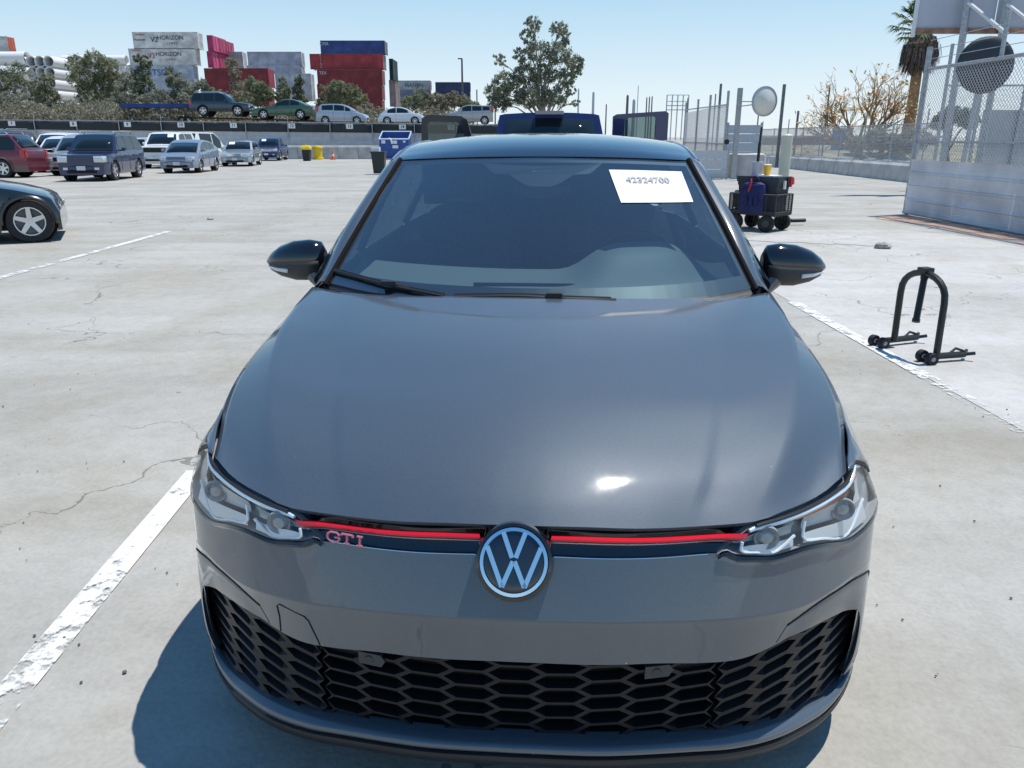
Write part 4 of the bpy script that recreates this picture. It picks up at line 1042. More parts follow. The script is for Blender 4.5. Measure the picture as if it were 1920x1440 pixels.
vehicle('red_suv', 'dark red SUV with grey lower body parked side-on at the edge', 'car', gl(-18.9, 33.6), R(-88), 4.6, 1.78, suv_top(4.6, 1.3, 1.02), [(1.25, 1.02), (1.9, 1.64), (2.3, 1.71), (4.0, 1.69), (4.5, 1.08)], (.85, 3.6), .37, (.16, .018, .035), [(1.75, 2.55), (2.63, 3.4), (3.46, 4.2)],
        clad=(.16, .12, .115), rails=True, spokes=6, rear=(3, 4), tail=(.95, .3)).location = gl(-24.5, 33.7)
vehicle('grey_van', 'dark van with curved roof rails behind the red SUV', 'van', gl(-27.6, 41.5), R(3), 4.9, 1.95, suv_top(4.9, 1.2, 1.1), [(1.1, 1.1), (1.9, 1.9), (2.3, 2.0), (4.4, 1.97), (4.8, 1.2)], (.9, 3.9), .36, (.05, .055, .065), [(1.7, 2.6), (2.7, 3.6)], rails=True)
vehicle('white_truck', 'white vehicle roof just visible above the red SUV', 'van', gl(-26.0, 44.5), R(2), 5.0, 1.95, suv_top(5.0, 1.2, 1.1), [(1.1, 1.1), (1.8, 1.8), (2.3, 1.88), (4.5, 1.86), (4.9, 1.2)], (.9, 4.0), .36, (.8, .8, .79), [(1.7, 2.6), (2.7, 3.6)], metal=0, rails=True)
b = vehicle('black_car', 'black car at the frame edge with a silver five-spoke front wheel', 'car', gl(-7.12, 12.56), R(116), 4.5, 1.80, [(0, .42), (.04, .58), (.16, .66), (.5, .76), (1.2, .90), (4.4, 1.0), (4.5, .8)],
        [(1.1, .90), (1.9, 1.36), (2.6, 1.44), (3.3, 1.40), (4.2, 1.0)], (.40, 3.2), .315, (.010, .014, .016), [(1.6, 2.4), (2.5, 3.4)], zb=.17, metal=.1, rough=.3, lights=(.50, .05, .08, .60), plate=False, detail=False)
for wy in (.40, 3.2):
    pts = [(-.903, wy + .355 * math.cos(a), .315 + .355 * math.sin(a)) for a in np.linspace(-.1, math.pi + .1, 17)]
    MB().tube(pts, .030, 6).build('arch_lip', paint('black_car_2_3_4', (.010, .014, .016)), b)

# the blue pickup right behind the hatchback, both front doors open
def blue_pickup():
    t = vehicle('blue_pickup', 'deep blue pickup behind the grey hatchback with both front doors open', 'pickup', (.56, 15.6, gz(14)), R(180), 5.2, 1.86, [(0, .8), (.04, .95), (.15, 1.02), (1.4, 1.1), (3.4, 1.12), (5.15, 1.12), (5.2, 1.0)],
        [(1.3, 1.1), (1.9, 1.74), (2.3, 1.84), (3.3, 1.83), (3.55, 1.12)], (.95, 4.1), .37, (.011, .020, .105), [(1.75, 3.15)], rear=(3, 4), tail=(.95, .3), bed=(3.7, 5.1), zb=.3, roofw=.80)
    pm = bpy.data.materials['blue_pickup_2_5_26']
    m = MB().box((0, 3.36, 1.855), (.42, .07, .05)); m.build('brake_light', mat('brake_lamp_grey', (.36, .33, .34), .35), t, smooth=0)
    BL = mat('seat_grey', (.2, .22, .22), .8)
    # doors: local x is mirrored (vehicle faces away): photo-left door is at local +x
    def door(nm, x0, x1, yy, dy, outline, glass, pmat):
        f = MB(); d = Vector((0, .09, 0))
        def P(q): return Vector((x0 + (x1 - x0) * q[0], yy + dy * q[0], q[1]))
        o, g = [P(q) for q in outline], [P(q) for q in glass]; n = len(o)
        k0 = [tuple(p) for p in o + g]; k1 = [tuple(p + d) for p in o + g]
        fs = [(i, (i + 1) % n, n + (i + 1) % n, n + i) for i in range(n)]
        f.add(k0 + k1, fs + [tuple(2 * n + i for i in q[::-1]) for q in fs] + [(i, 2 * n + i, 2 * n + (i + 1) % n, (i + 1) % n) for i in range(n)] + [(n + i, n + (i + 1) % n, 3 * n + (i + 1) % n, 3 * n + i) for i in range(n)])
        dr = f.build('open_door', pmat, t, smooth=25)
        m = MB().prism([p + d * .4 for p in g], d * .1); m.build('door_glass', glass_mat('door_pane', (.36, .46, .47), refl=1.4), dr, smooth=0, fixn=True)
        lo = MB().prism([P(q) for q in ((0, 1.08), (1, 1.08), (.98, .42), (.03, .42))], d); lo.build('door_trim', BLACKP, dr, smooth=0, fixn=True)
        return dr
    OUT = [(0, 1.10), (0.03, 1.80), (.14, 1.86), (.70, 1.84), (.80, 1.78), (1, 1.10)]
    GLS = [(.13, 1.12), (.13, 1.70), (.17, 1.755), (.66, 1.745), (.70, 1.72), (.86, 1.12)]
    door('l', 2.08, 1.12, 2.0, -.25, OUT, GLS, mat('door_black', (.012, .013, .02), .35, coat=.5))
    OUT2 = [(0, 1.10), (0.0, 1.88), (.06, 1.915), (.94, 1.87), (1.0, 1.84), (1, 1.10)]
    GLS2 = [(.22, 1.12), (.22, 1.80), (.25, 1.835), (.76, 1.81), (.78, 1.79), (.80, 1.12)]
    door('r', -2.02, -1.14, 2.0, -.25, OUT2, GLS2, pm)
    m = MB()
    for s in (-1, 1): m.box((s * .42, 2.9, 1.35), (.3, .12, .34))
    m.build('headrest_pair', BL, t, smooth=0)
blue_pickup()

# cars on the raised bank behind the dark fence
BANK = 2.42
def side_on(name, label, px0, px1, Y, faces, L, **k):
    a, b = at(px0, 220, Y), at(px1, 220, Y); sc = (b.x - a.x) / L * 1.0
    loc = (a.x, Y, k.pop('z', BANK)) if faces < 0 else (b.x, Y, k.pop('z', BANK))
    return vehicle(name, label, 'car', loc, R(90) if faces > 0 else R(-90), L, scale=sc, group='cars on the bank behind the fence', **k)
side_on('bank_suv', 'dark teal SUV raised on a rack behind the fence', 365, 474, 77, 1, 4.65, z=3.30, W=1.8, top=suv_top(4.65, 1.35, 1.05), cabin=[(1.3, 1.05), (1.95, 1.66), (2.35, 1.76), (4.2, 1.74), (4.6, 1.1)], wheels=(.88, 3.6), wr=.40, color=(.028, .055, .075), windows=[(1.75, 2.6), (2.68, 3.5), (3.56, 4.4)], zb=.38, rails=True, tail=(1.0, .3))
side_on('green_coupe', 'metallic green coupe on the bank behind the fence', 478, 592, 77, -1, 4.7, z=3.02, W=1.85, top=[(0, .5), (.05, .66), (.3, .76), (1.5, .94), (3.7, 1.0), (4.6, .98), (4.7, .7)], cabin=[(1.5, .94), (2.0, 1.22), (2.5, 1.42), (3.0, 1.44), (3.5, 1.35), (4.3, 1.0)], wheels=(.95, 3.75), wr=.35, color=(.055, .125, .075), windows=[(1.95, 2.95), (3.02, 3.7)], wscr=(0, 2), tail=(.85, .12))
side_on('bank_hatchback', 'silver hatchback with a sloping nose on the bank behind the fence', 597, 690, 76, 1, 4.1, W=1.75, top=[(0, .5), (.05, .66), (.25, .78), (.9, .98), (4.0, 1.12), (4.1, .85)], cabin=[(.75, .95), (1.3, 1.28), (1.8, 1.50), (2.4, 1.58), (3.3, 1.56), (3.75, 1.48), (4.05, 1.1)], wheels=(.78, 3.35), wr=.32, color=(.42, .47, .54), windows=[(1.25, 1.7), (1.78, 2.6), (2.68, 3.6)], wscr=(0, 2), tail=(1.2, .35), z=2.55, metal=.2)
side_on('white_beetle', 'white round-backed coupe with domed fenders on the bank behind the fence', 711, 797, 76, 1, 4.25, W=1.8, top=[(0, .45), (.06, .66), (.3, .84), (1.0, .98), (3.4, .96), (4.1, .82), (4.25, .5)], cabin=[(.95, .97), (1.5, 1.30), (2.0, 1.47), (2.6, 1.50), (3.2, 1.38), (3.7, 1.15), (4.1, .84)], wheels=(.85, 3.4), wr=.34, color=(.72, .76, .80), windows=[(1.35, 2.5), (2.58, 3.35)], wscr=(0, 2), metal=.05, z=2.55)
side_on('grey_crossover', 'boxy grey crossover with a red tail lamp on the bank behind the fence', 838, 925, 76, -1, 4.1, W=1.8, top=[(0, .55), (.05, .78), (.2, .92), (1.0, 1.05), (4.05, 1.15), (4.1, .9)], cabin=[(.9, 1.04), (1.5, 1.50), (1.9, 1.62), (3.8, 1.55), (4.08, 1.1)], wheels=(.8, 3.35), wr=.34, color=(.40, .41, .40), windows=[(1.4, 2.2), (2.28, 3.1), (3.18, 3.8)], tail=(1.25, .4), z=2.55)
# ------------------------------------------------------------------ bank, screened wall, barriers
def bank():
    m = MB().grid([[(x, y, z) for x in (-140, -60, -20, 3.5)] for y, z in ((71.5, gz(71)), (72.2, 1.9), (74.5, BANK), (100, BANK), (400, BANK))]); orient(m, (0, 0, 1))
    tag(m.build('bank_ground', mat('dry_dirt', (.30, .26, .20), .95, noise=.35, nscale=.6), smooth=0), kind='structure')
bank()
WY = 70.0
def wz(x): return -.0085 * (x + 11.9)
def screened_fence():
    xs = [at(461 - 79 * k, 240, WY).x for k in range(-6, 13)][::-1]          # bay posts, left to right
    t = thing('screened_fence', 'long dark screened fence on top of the grey wall', 'fence', (0, WY, 0))
    SCR = mat('dark_windscreen', (.030, .036, .040), .8, noise=.2, nscale=.4)
    for a, b in zip(xs[:-1], xs[1:]):
        rows = []
        for u in np.linspace(0, 1, 7):
            x = a + (b - a) * u; sag = .03 * math.sin(math.pi * u)
            rows.append([(x, -.02 - .05 * math.sin(math.pi * u) * random.uniform(.3, 1), z + wz(x)) for z in (1.80, 2.1, 2.35, 2.54 - sag)])
        m = MB().grid(rows); orient(m, (0, -1, 0)); m.build('screen_panel', SCR, t, smooth=60, solid=.01)
        MB().bar((a, 0, 2.57 + wz(a)), (b, 0, 2.57 + wz(b)), .035).build('top_rail', GALV, t)
    for i, x in enumerate(xs): MB().bar((x, -.05, 1.2 + wz(x)), (x, -.05, 2.60 + wz(x)), .045, 8).build('post', GALV, t)
    for k, x in enumerate(xs[4:16:3]):
        MB().tube([(x, 0, 2.55 + wz(x)), (x, .1, 3.0 + wz(x)), (x - .25, .3, 3.12 + wz(x)), (x - .9, .4, 3.1 + wz(x))], .03, 6).build('bent_bracket', GALV, t)
    w = thing('plank_wall', 'pale grey board wall under the dark screened fence', 'wall', (0, WY, 0))
    PL = [mat('grey_board_%d' % i, (.40 + .03 * i, .42 + .03 * i, .44 + .03 * i), .7, noise=.08, nscale=2) for i in range(3)]
    for a, b in zip(xs[:-1], xs[1:]):
        for r in range(4):
            z0 = .42 + r * .345; m = MB().box(((a + b) / 2, .05 + random.uniform(0, .012), z0 + .17 + wz((a + b) / 2)), (b - a - .02, .05, .335)); m.build('plank', PL[random.randrange(3)], w, smooth=0)
    # number placards
    SG = mat('placard_white', (.78, .78, .76), .6); INK = mat('placard_ink', (.05, .05, .06), .7)
    for px, num in ((25, '7'), (140, '8'), (241, '9'), (341, '10'), (439, '11'), (548, '12'), (656, '13'), (755, '14'), (846, '15')):
        p = at(px, 240, WY); z = 2.30 + wz(p.x)
        s = MB().box((0, 0, 0), (.58, .02, .40)).build('number_sign', SG, loc=(p.x, WY - .12, z), smooth=0)
        tag(s, 'white placard with the number %s on the dark fence' % {'7': 'seven', '8': 'eight', '9': 'nine', '10': 'ten', '11': 'eleven', '12': 'twelve', '13': 'thirteen', '14': 'fourteen', '15': 'fifteen'}[num], 'sign', 'number placards along the fence')
        text('number', num, .34, INK, s, (0, -.014, 0), (R(90), 0, 0), extrude=.001, bold=.008)
screened_fence()
CONC = mat('barrier_concrete', (.50, .49, .46), .9, noise=.16, nscale=1.6, bump=.3, bscale=25)
def block_mesh(wd, ht, dp=.62):
    return MB().prism([(-wd / 2 + .012, -dp / 2, 0), (-wd / 2 + .012, -dp / 2 + .04, ht * .86), (-wd / 2 + .012, -dp / 2 + .12, ht), (-wd / 2 + .012, dp / 2 - .12, ht), (-wd / 2 + .012, dp / 2 - .04, ht * .86), (-wd / 2 + .012, dp / 2, 0)], (wd - .024, 0, 0))
def barrier_row():
    first = None
    words = ['first', 'second', 'third', 'fourth', 'fifth', 'sixth', 'seventh', 'eighth', 'ninth', 'tenth']
    for k in range(-7, 11):
        x = -13.95 + 1.72 * k
        if x < -24.5 or x > 2.5: continue
        if first is None:
            first = block_mesh(1.72, 1.12).build('barrier_block', CONC, smooth=20, fixn=True); o = first
        else: o = first.copy(); COL.objects.link(o)
        o.location = (x, WY - .85 + random.uniform(-.04, .04), gz(WY)); o.rotation_euler = (0, 0, random.uniform(-.015, .015))
        d_ = round((x + 9.5) / 1.72); tag(o, ('pale concrete block %s to the left of the blue dumpster' % words[min(9, -d_ - 1)]) if d_ < 0 else 'pale concrete block directly behind the blue dumpster' if d_ == 0 else ('pale concrete block %s to the right of the blue dumpster' % words[min(9, d_ - 1)]), 'barrier', 'concrete blocks below the board wall')
barrier_row()
def yard_bins():
    # blue dumpster
    p = on_ground(744, 299); Y = p.y - 1
    t = thing('dumpster', 'blue open-topped dumpster with white labels by the wall', 'dumpster', (p.x, Y, gz(Y)))
    BLU = mat('dumpster_blue', (.018, .075, .30), .45, noise=.15, nscale=3); WHT = mat('label_white', (.75, .76, .76), .6)
    A = [(-1.05, 0, .1), (1.05, 0, .1), (1.05, 1.5, .1), (-1.05, 1.5, .1)]; B_ = [(-1.2, -.25, 1.62), (1.2, -.25, 1.62), (1.2, 1.6, 2.2), (-1.2, 1.6, 2.2)]
    m = MB().add(A + B_, [(0, 1, 5, 4), (1, 2, 6, 5), (2, 3, 7, 6), (3, 0, 4, 7), (3, 2, 1, 0)]); m.build('bin_body', BLU, t, smooth=0, solid=.05, off=-1)
    for a, b in ((4, 5), (5, 6), (6, 7), (7, 4)): MB().bar((A + B_)[a], (A + B_)[b], .06, 4).build('rim_bar', mat('rim_pale_blue', (.42, .52, .62), .5), t)
    for x, z, w_, h in ((-.85, 1.40, .32, .25), (.05, 1.38, .42, .25), (.1, 1.02, .46, .24), (.85, 1.42, .2, .15)):
        y = -.25 * (z - .1) / 1.52 - .06
        MB().box((x, y, z), (w_, .02, h)).build('label_plate', WHT, t, smooth=0)
    MB().tube(cr([(-.45, -.33, 1.62), (-.3, -.36, 1.66), (-.2, -.34, 1.5), (-.16, -.32, 1.25)], 10), .06, 6).build('white_strap', WHT, t)
    for s in (-1, 1): MB().box((s * 1.2, .3, 1.1), (.12, .5, .16)).build('lift_pocket', BLU, t, smooth=0)
    YEL = mat('bin_yellow', (.80, .56, .02), .45)
    p = on_ground(598, 299); t = thing('yellow_drum', 'yellow spill drum with a lid and wide base against the blocks', 'drum', (p.x, 67.0, gz(67)))
    MB().lathe([(.001, 0), (.46, 0), (.46, .14), (.34, .16), (.35, .9), (.33, .92)], 20).build('drum_body', YEL, t)
    MB().lathe([(.40, .90), (.40, 1.0), (.36, 1.06), (.001, 1.10)], 20).build('drum_lid', YEL, t)
    p = on_ground(574, 302); t = thing('waste_bin', 'black waste bin with a yellow lid beside the yellow drum', 'bin', (p.x, 62, gz(62)))
    m = MB().grid([[(x * k, y * k, z) for x, y in ((-.3, -.3), (.3, -.3), (.3, .3), (-.3, .3))] for k, z in ((.8, 0), (1, .85))], closed=True); m.build('bin_body', BLACKP, t, smooth=0)
    m = MB().grid([[(x * k, y * k, z) for x, y in ((-.33, -.33), (.33, -.33), (.33, .33), (-.33, .33))] for k, z in ((1, .83), (1.02, .98), (.75, 1.14), (.1, 1.17))], closed=True); m.build('bin_lid', YEL, t, smooth=0)
    p = on_ground(628, 299); t = thing('traffic_cone', 'orange traffic cone with a white band by the blocks', 'cone', (p.x, 66.5, gz(66.5)))
    OR = mat('cone_orange', (.80, .14, .02), .5)
    MB().box((0, 0, .03), (.42, .42, .06)).build('cone_base', OR, t, smooth=0); MB().lathe([(.16, .05), (.115, .28)], 14).lathe([(.085, .45), (.03, .72), (.001, .73)], 14).build('cone_body', OR, t); MB().lathe([(.115, .28), (.085, .45)], 14).build('reflective_band', WHT, t)
    p = on_ground(712, 327); t = thing('rubbish_bin', 'black wheeled rubbish bin with something white on its lid, beside the hatchback', 'bin', (p.x, p.y, gz(p.y)))
    m = MB().grid([[(x * k, y * k, z) for x, y in ((-.3, -.3), (.3, -.3), (.3, .3), (-.3, .3))] for k, z in ((.78, .05), (1, .95))], closed=True); m.build('bin_body', mat('bin_dark_green', (.02, .03, .028), .5), t, smooth=0)
    MB().box((0, 0, .97), (.66, .68, .06)).build('bin_lid', mat('bin_dark_green', (.02, .03, .028), .5), t, smooth=0)
    MB().box((-.12, 0, 1.09), (.36, .4, .18)).build('white_box', WHT, t, smooth=0)
yard_bins()

# ------------------------------------------------------------------ containers
def container(label, px0, px1, py0, py1, Y, color, depth=2.44, texts=(), endcol=None, group='stacked shipping containers', ends=False, reefer=False, yaw=0):
    a, b = at(px0, py0, Y), at(px1, py1, Y); W_, H_ = b.x - a.x, a.z - b.z
    t = thing('shipping_container', label, 'container', (a.x, Y, b.z), R(yaw), group)
    cm = mat('container_%d_%d_%d' % tuple(int(c * 200) for c in color), color, .55, noise=.24, nscale=.7)
    em = cm if endcol is None else mat('container_%d_%d_%d' % tuple(int(c * 200) for c in endcol), endcol, .55, noise=.24, nscale=.7)
    n = max(4, int(W_ / .28)); fr = .0 if reefer else .05
    xs = np.linspace(.12, W_ - .12, n * 4 + 1); rows = []
    prof = [0, 0, fr, fr]
    rows = [[(x, prof[i % 4] + .03, z) for i, x in enumerate(xs)] for z in (.14, H_ - .10)]
    m = MB().grid(rows); orient(m, (0, -1, 0)); m.build('side_panel', cm, t, smooth=0)
    m = MB().box((W_ / 2, depth / 2, H_ - .05), (W_ - .02, depth - .02, .06)).box((W_ / 2, depth / 2 + .08, H_ / 2), (W_ - .1, depth - .16, H_ - .2)); m.build('container_shell', cm, t, smooth=0)
    m = MB()
    for z in (.06, H_ - .05): m.box((W_ / 2, .05, z), (W_, .1, .12))
    for x in (.07, W_ - .07):
        m.box((x, .06, H_ / 2), (.14, .12, H_)); m.box((x, depth - .06, H_ / 2), (.14, .12, H_))
    m.build('frame', cm, t, smooth=0)
    # door end on the right
    m = MB().box((W_ + .005, depth / 2, H_ / 2), (.04, depth - .1, H_ - .1)); m.build('end_panel', em, t, smooth=0)
    m = MB()
    for k in (.2, .42, .58, .8): m.bar((W_ + .06, depth * k, .1), (W_ + .06, depth * k, H_ - .1), .03, 5)
    m.build('lock_rod', GALV if endcol else em, t, smooth=0)
    for s_, tx, tz, size, ink in texts:
        text('lettering', s_, size, ink, t, (W_ * tx, -.03, H_ * tz), (R(90), 0, 0), extrude=.005)
    return t
INKD = mat('container_ink_dark', (.035, .04, .06), .7); INKR = mat('container_ink_red', (.5, .05, .06), .7); INKB = mat('container_ink_blue', (.03, .10, .32), .7); INKW = mat('container_ink_white', (.6, .6, .62), .7)
WHITE_C, LAV, ROSE, RED_C, MAROON, BLUE_C, NAVY = (.66, .64, .60), (.42, .43, .50), (.50, .07, .17), (.34, .045, .05), (.20, .028, .035), (.035, .065, .22), (.03, .05, .12)
D = 150
container('white container lettered HORIZON on top of the left stack', 247, 373, 60, 92, D, WHITE_C, reefer=True, texts=(('HORIZON', .58, .66, 1.0, INKD), ('L I N E S', .60, .34, .55, INKD), ('V2', .33, .55, 1.2, INKD), ('Horizon', .11, .86, .5, INKR), ('Horizon', .10, .55, .6, INKD)))
container('white container lettered HORIZON with a red mark, second in the left stack', 240, 368, 91, 122, D, WHITE_C, reefer=True, texts=(('HORIZON', .60, .66, 1.0, INKD), ('L I N E S', .62, .34, .5, INKD), ('V2', .34, .55, 1.2, INKR), ('Horizon', .12, .9, .5, INKR)))
container('pale blue container lettered MATSON behind the trees', 240, 364, 122, 152, D, (.42, .47, .54), reefer=True, texts=(('MATSON', .44, .52, 1.5, INKB),))
container('pale blue container under the MATSON one, mostly hidden by trees', 240, 364, 152, 182, D, (.42, .47, .54), reefer=True)
container('pale grey container at the bottom of the left stack', 240, 364, 182, 216, D, (.44, .47, .52), reefer=True)
container('rose pink container on the upper tier beside the HORIZON stack', 387, 401, 66, 96, D + 4, ROSE, 7)
container('rose pink container below another one beside the HORIZON stack', 387, 401, 96, 127, D + 4, ROSE, 7)
container('darker pink container at the back on the upper tier', 402, 413, 72, 99, D + 7, (.36, .045, .11), 8)
container('darker pink container at the back on the lower tier', 402, 413, 99, 127, D + 7, (.36, .045, .11), 8)
container('light grey container between the pink stack and the lavender one', 415, 457, 97, 128, D + 12, (.45, .46, .46), endcol=(.7, .7, .7))
container('lavender grey container on the upper tier of the middle stack', 463, 566, 97, 123, D + 5, LAV, endcol=(.62, .58, .54))
container('lavender grey container on the lower tier of the middle stack', 463, 566, 123, 138, D + 5, (.44, .46, .52), endcol=(.62, .58, .54))
container('dark red container in front of the lavender ones', 382, 505, 128, 164, D - 12, MAROON, 3.5, endcol=(.42, .05, .08))
container('dark red container at ground level behind the scrub', 382, 505, 164, 200, D - 12, MAROON, 3.5, endcol=(.42, .05, .08))
container('pale blue-white container right of the dark red pair', 515, 586, 138, 190, D - 4, (.55, .60, .64), 2.4)
container('blue container on top of the red stack', 600, 722, 76, 101, D - 8, BLUE_C, 3.2, texts=(('CMA', .06, .75, .7, INKW),), endcol=(.22, .23, .26))
container('bright red container second from the top of the tall stack', 580, 719, 101, 130, D - 8, RED_C, 3.2, texts=(('K\nL\nI\nN\nE', .15, .52, .45, INKW),), endcol=(.3, .2, .18))
container('maroon container third from the top of the tall stack', 594, 717, 131, 158, D - 9, MAROON, 3.2, texts=(('TEX', .09, .78, .7, INKW),), endcol=(.33, .06, .07))
container('maroon container low in the tall stack', 594, 717, 158, 187, D - 9, MAROON, 3.2, endcol=(.33, .06, .07))
container('maroon container at the foot of the tall stack', 594, 717, 187, 216, D - 9, MAROON, 3.2, endcol=(.33, .06, .07))
container('dark green container end behind the tall red stack', 729, 738, 110, 150, D + 3, (.03, .06, .07), 6)
container('grey container end low behind the tall red stack', 729, 743, 150, 200, D + 6, (.3, .25, .25), 6)
container('pale container with faded dark lettering on the right', 746, 807, 151, 168, D + 20, (.42, .45, .46), texts=(('HANJIN', .5, .45, 1.1, INKD),), endcol=(.35, .15, .13))
container('blue-grey container under the faded lettered one', 746, 807, 168, 200, D + 20, (.18, .22, .30), endcol=(.25, .08, .08))
container('dark navy container standing alone beside the light pole', 816, 881, 154, 172, D + 15, NAVY, 2.4)
container('dark navy container under the lone one beside the light pole', 816, 881, 172, 200, D + 15, NAVY, 2.4)
container('orange red container end high at the far left', -90, 17, 68, 97, D + 10, (.60, .60, .58), 2.4, endcol=(.62, .12, .05))
def tower_tubes():
    WT = mat('tube_white', (.72, .72, .71), .5)
    for px0, px1, py, r, Yt, lab in ((-60, 52, 110, 13, 132, 'large white steel tube lying highest at the far left'), (118, 238, 113, 9, 140, 'long white steel tube behind the tall tree'), (-80, 60, 140, 13, 131, 'white steel tube lying under the highest one'), (122, 240, 131, 9, 140, 'long white steel tube second from the top behind the tall tree'), (118, 236, 149, 9, 140, 'white steel tube glimpsed through the trees'), (118, 236, 167, 9, 140, 'white steel tube low behind the scrub'), (118, 236, 185, 9, 140, 'white steel tube near the ground behind the scrub'), (-80, 60, 166, 13, 131, 'white steel tube third down at the far left'), (-80, 60, 192, 13, 131, 'white steel tube at the bottom at the far left')):
        a, b = at(px0, py, Yt), at(px1, py, Yt); rr = (at(px0, py - r, Yt) - at(px0, py + r, Yt)).length / 2
        m = MB().lathe([(rr * .93, .3), (rr, 0), (rr, b.x - a.x), (rr * .93, b.x - a.x - .1), (rr * .9, b.x - a.x - 2)], 22, 'x', c=a); tag(m.build('steel_tube', WT, smooth=40), lab, 'steel tube', 'white steel tubes')
    k = 0
    for py in (118, 138, 158, 178, 198):
        for px in (58, 76, 92, 108):
            c = at(px + (py - 118) * .1, py, 134); rr = .85
            m = MB().lathe([(rr * .8, -1), (rr * .82, -2.5), (rr, -2.6), (rr, 4)], 16, 'y', c=c)
            tag(m.build('steel_ring', WT, smooth=40), '%s white pipe end in the %s row of the stack behind the trees' % ({58: 'first', 76: 'second', 92: 'third', 108: 'fourth'}[px], {118: 'topmost', 138: 'second highest', 158: 'middle', 178: 'second lowest', 198: 'lowest'}[py]), 'pipe', 'white pipe ends stacked in rows')
tower_tubes()
# ------------------------------------------------------------------ trailer, junk
def bank_clutter():
    a, b = at(226, 198, 80), at(364, 200, 80); t = thing('flatbed_trailer', 'long blue flatbed trailer behind the fence', 'trailer', (a.x, 80, BANK))
    L_ = b.x - a.x; z = a.z - BANK
    MB().box((L_ / 2, 1, z), (L_, 2.4, .36)).build('trailer_bed', mat('trailer_blue', (.02, .05, .22), .5, noise=.2, nscale=1), t, smooth=0)
    for x in (.4, L_ * .62): MB().box((x, .6, z / 2 - .1), (.16, .16, z - .2)).build('leg', STEELD, t, smooth=0)
    for x in (L_ * .88, L_ * .80): wheel(t, (x, .4, .5), .5, .3, -1, 5, .5, n=16)
    for c_ in kids(t):
        if c_.name.startswith('wheel'): c_.rotation_euler = (0, 0, R(90))
    rack = thing('vehicle_rack', 'rusty steel rack carrying the SUV and the green coupe', 'rack', (0, 77, BANK))
    a, b = at(360, 200, 77), at(600, 200, 77)
    for y in (-.1, 1.5): MB().bar((a.x, y, .78), (b.x, y, .46), .07, 4).build('beam', mat('rusty_steel', (.16, .10, .07), .85, noise=.4, nscale=3), rack)
    for k in np.linspace(0.03, .97, 7): x = a.x + (b.x - a.x) * k; MB().bar((x, 0, 0), (x, 0, .72 - .3 * k), .06, 4).build('leg', mat('rusty_steel', (.16, .10, .07), .85), rack)
    for px, py, wd, h, c, lab in ((30, 222, 11, 1.2, (.5, .49, .45), 'long pale low shed behind the fence at the far left'), (128, 222, 4.2, .9, (.40, .27, .15), 'tan crate behind the fence under the trees'), (197, 214, 2.6, 1.6, (.62, .61, .56), 'small white shed in the scrub behind the fence')):
        p = at(px, py + 14, 84); t = thing('shed', lab, 'shed', (p.x, 84, BANK))
        MB().box((0, 0, h / 2), (wd, 2, h)).build('wall', mat('shed_%d' % px, c, .8, noise=.1), t, smooth=0); MB().box((0, 0, h + .05), (wd + .3, 2.3, .1)).build('roof', mat('shed_roof', (.5, .5, .48), .7), t, smooth=0)
bank_clutter()
# ------------------------------------------------------------------ vegetation
def leaf_mat(name, c1, c2):
    if name in MATS: return MATS[name]
    m = bpy.data.materials.new(name); m.use_nodes = True; t = m.node_tree; b = t.nodes['Principled BSDF']
    oi = t.nodes.new('ShaderNodeTexCoord'); n = t.nodes.new('ShaderNodeTexNoise'); n.inputs['Scale'].default_value = 1.1; n.inputs['Detail'].default_value = 3
    t.links.new(oi.outputs['Object'], n.inputs['Vector']); r = t.nodes.new('ShaderNodeValToRGB'); r.color_ramp.elements[0].position = .35; r.color_ramp.elements[1].position = .65
    r.color_ramp.elements[0].color = (*c1, 1); r.color_ramp.elements[1].color = (*c2, 1)
    t.links.new(n.outputs['Fac'], r.inputs['Fac']); t.links.new(r.outputs[0], b.inputs['Base Color'])
    b.inputs['Roughness'].default_value = .6; b.inputs['Specular IOR Level'].default_value = .3
    tl = t.nodes.new('ShaderNodeBsdfTranslucent'); mx = t.nodes.new('ShaderNodeMixShader'); mx.inputs[0].default_value = .35
    t.links.new(r.outputs[0], tl.inputs['Color']); t.links.new(b.outputs[0], mx.inputs[1]); t.links.new(tl.outputs[0], mx.inputs[2]); t.links.new(mx.outputs[0], t.nodes['Material Output'].inputs[0])
    MATS[name] = m; return m
BARK = mat('bark', (.17, .14, .11), .9, noise=.4, nscale=6)
BARKP = mat('pale_bark', (.36, .32, .27), .85, noise=.3, nscale=5)
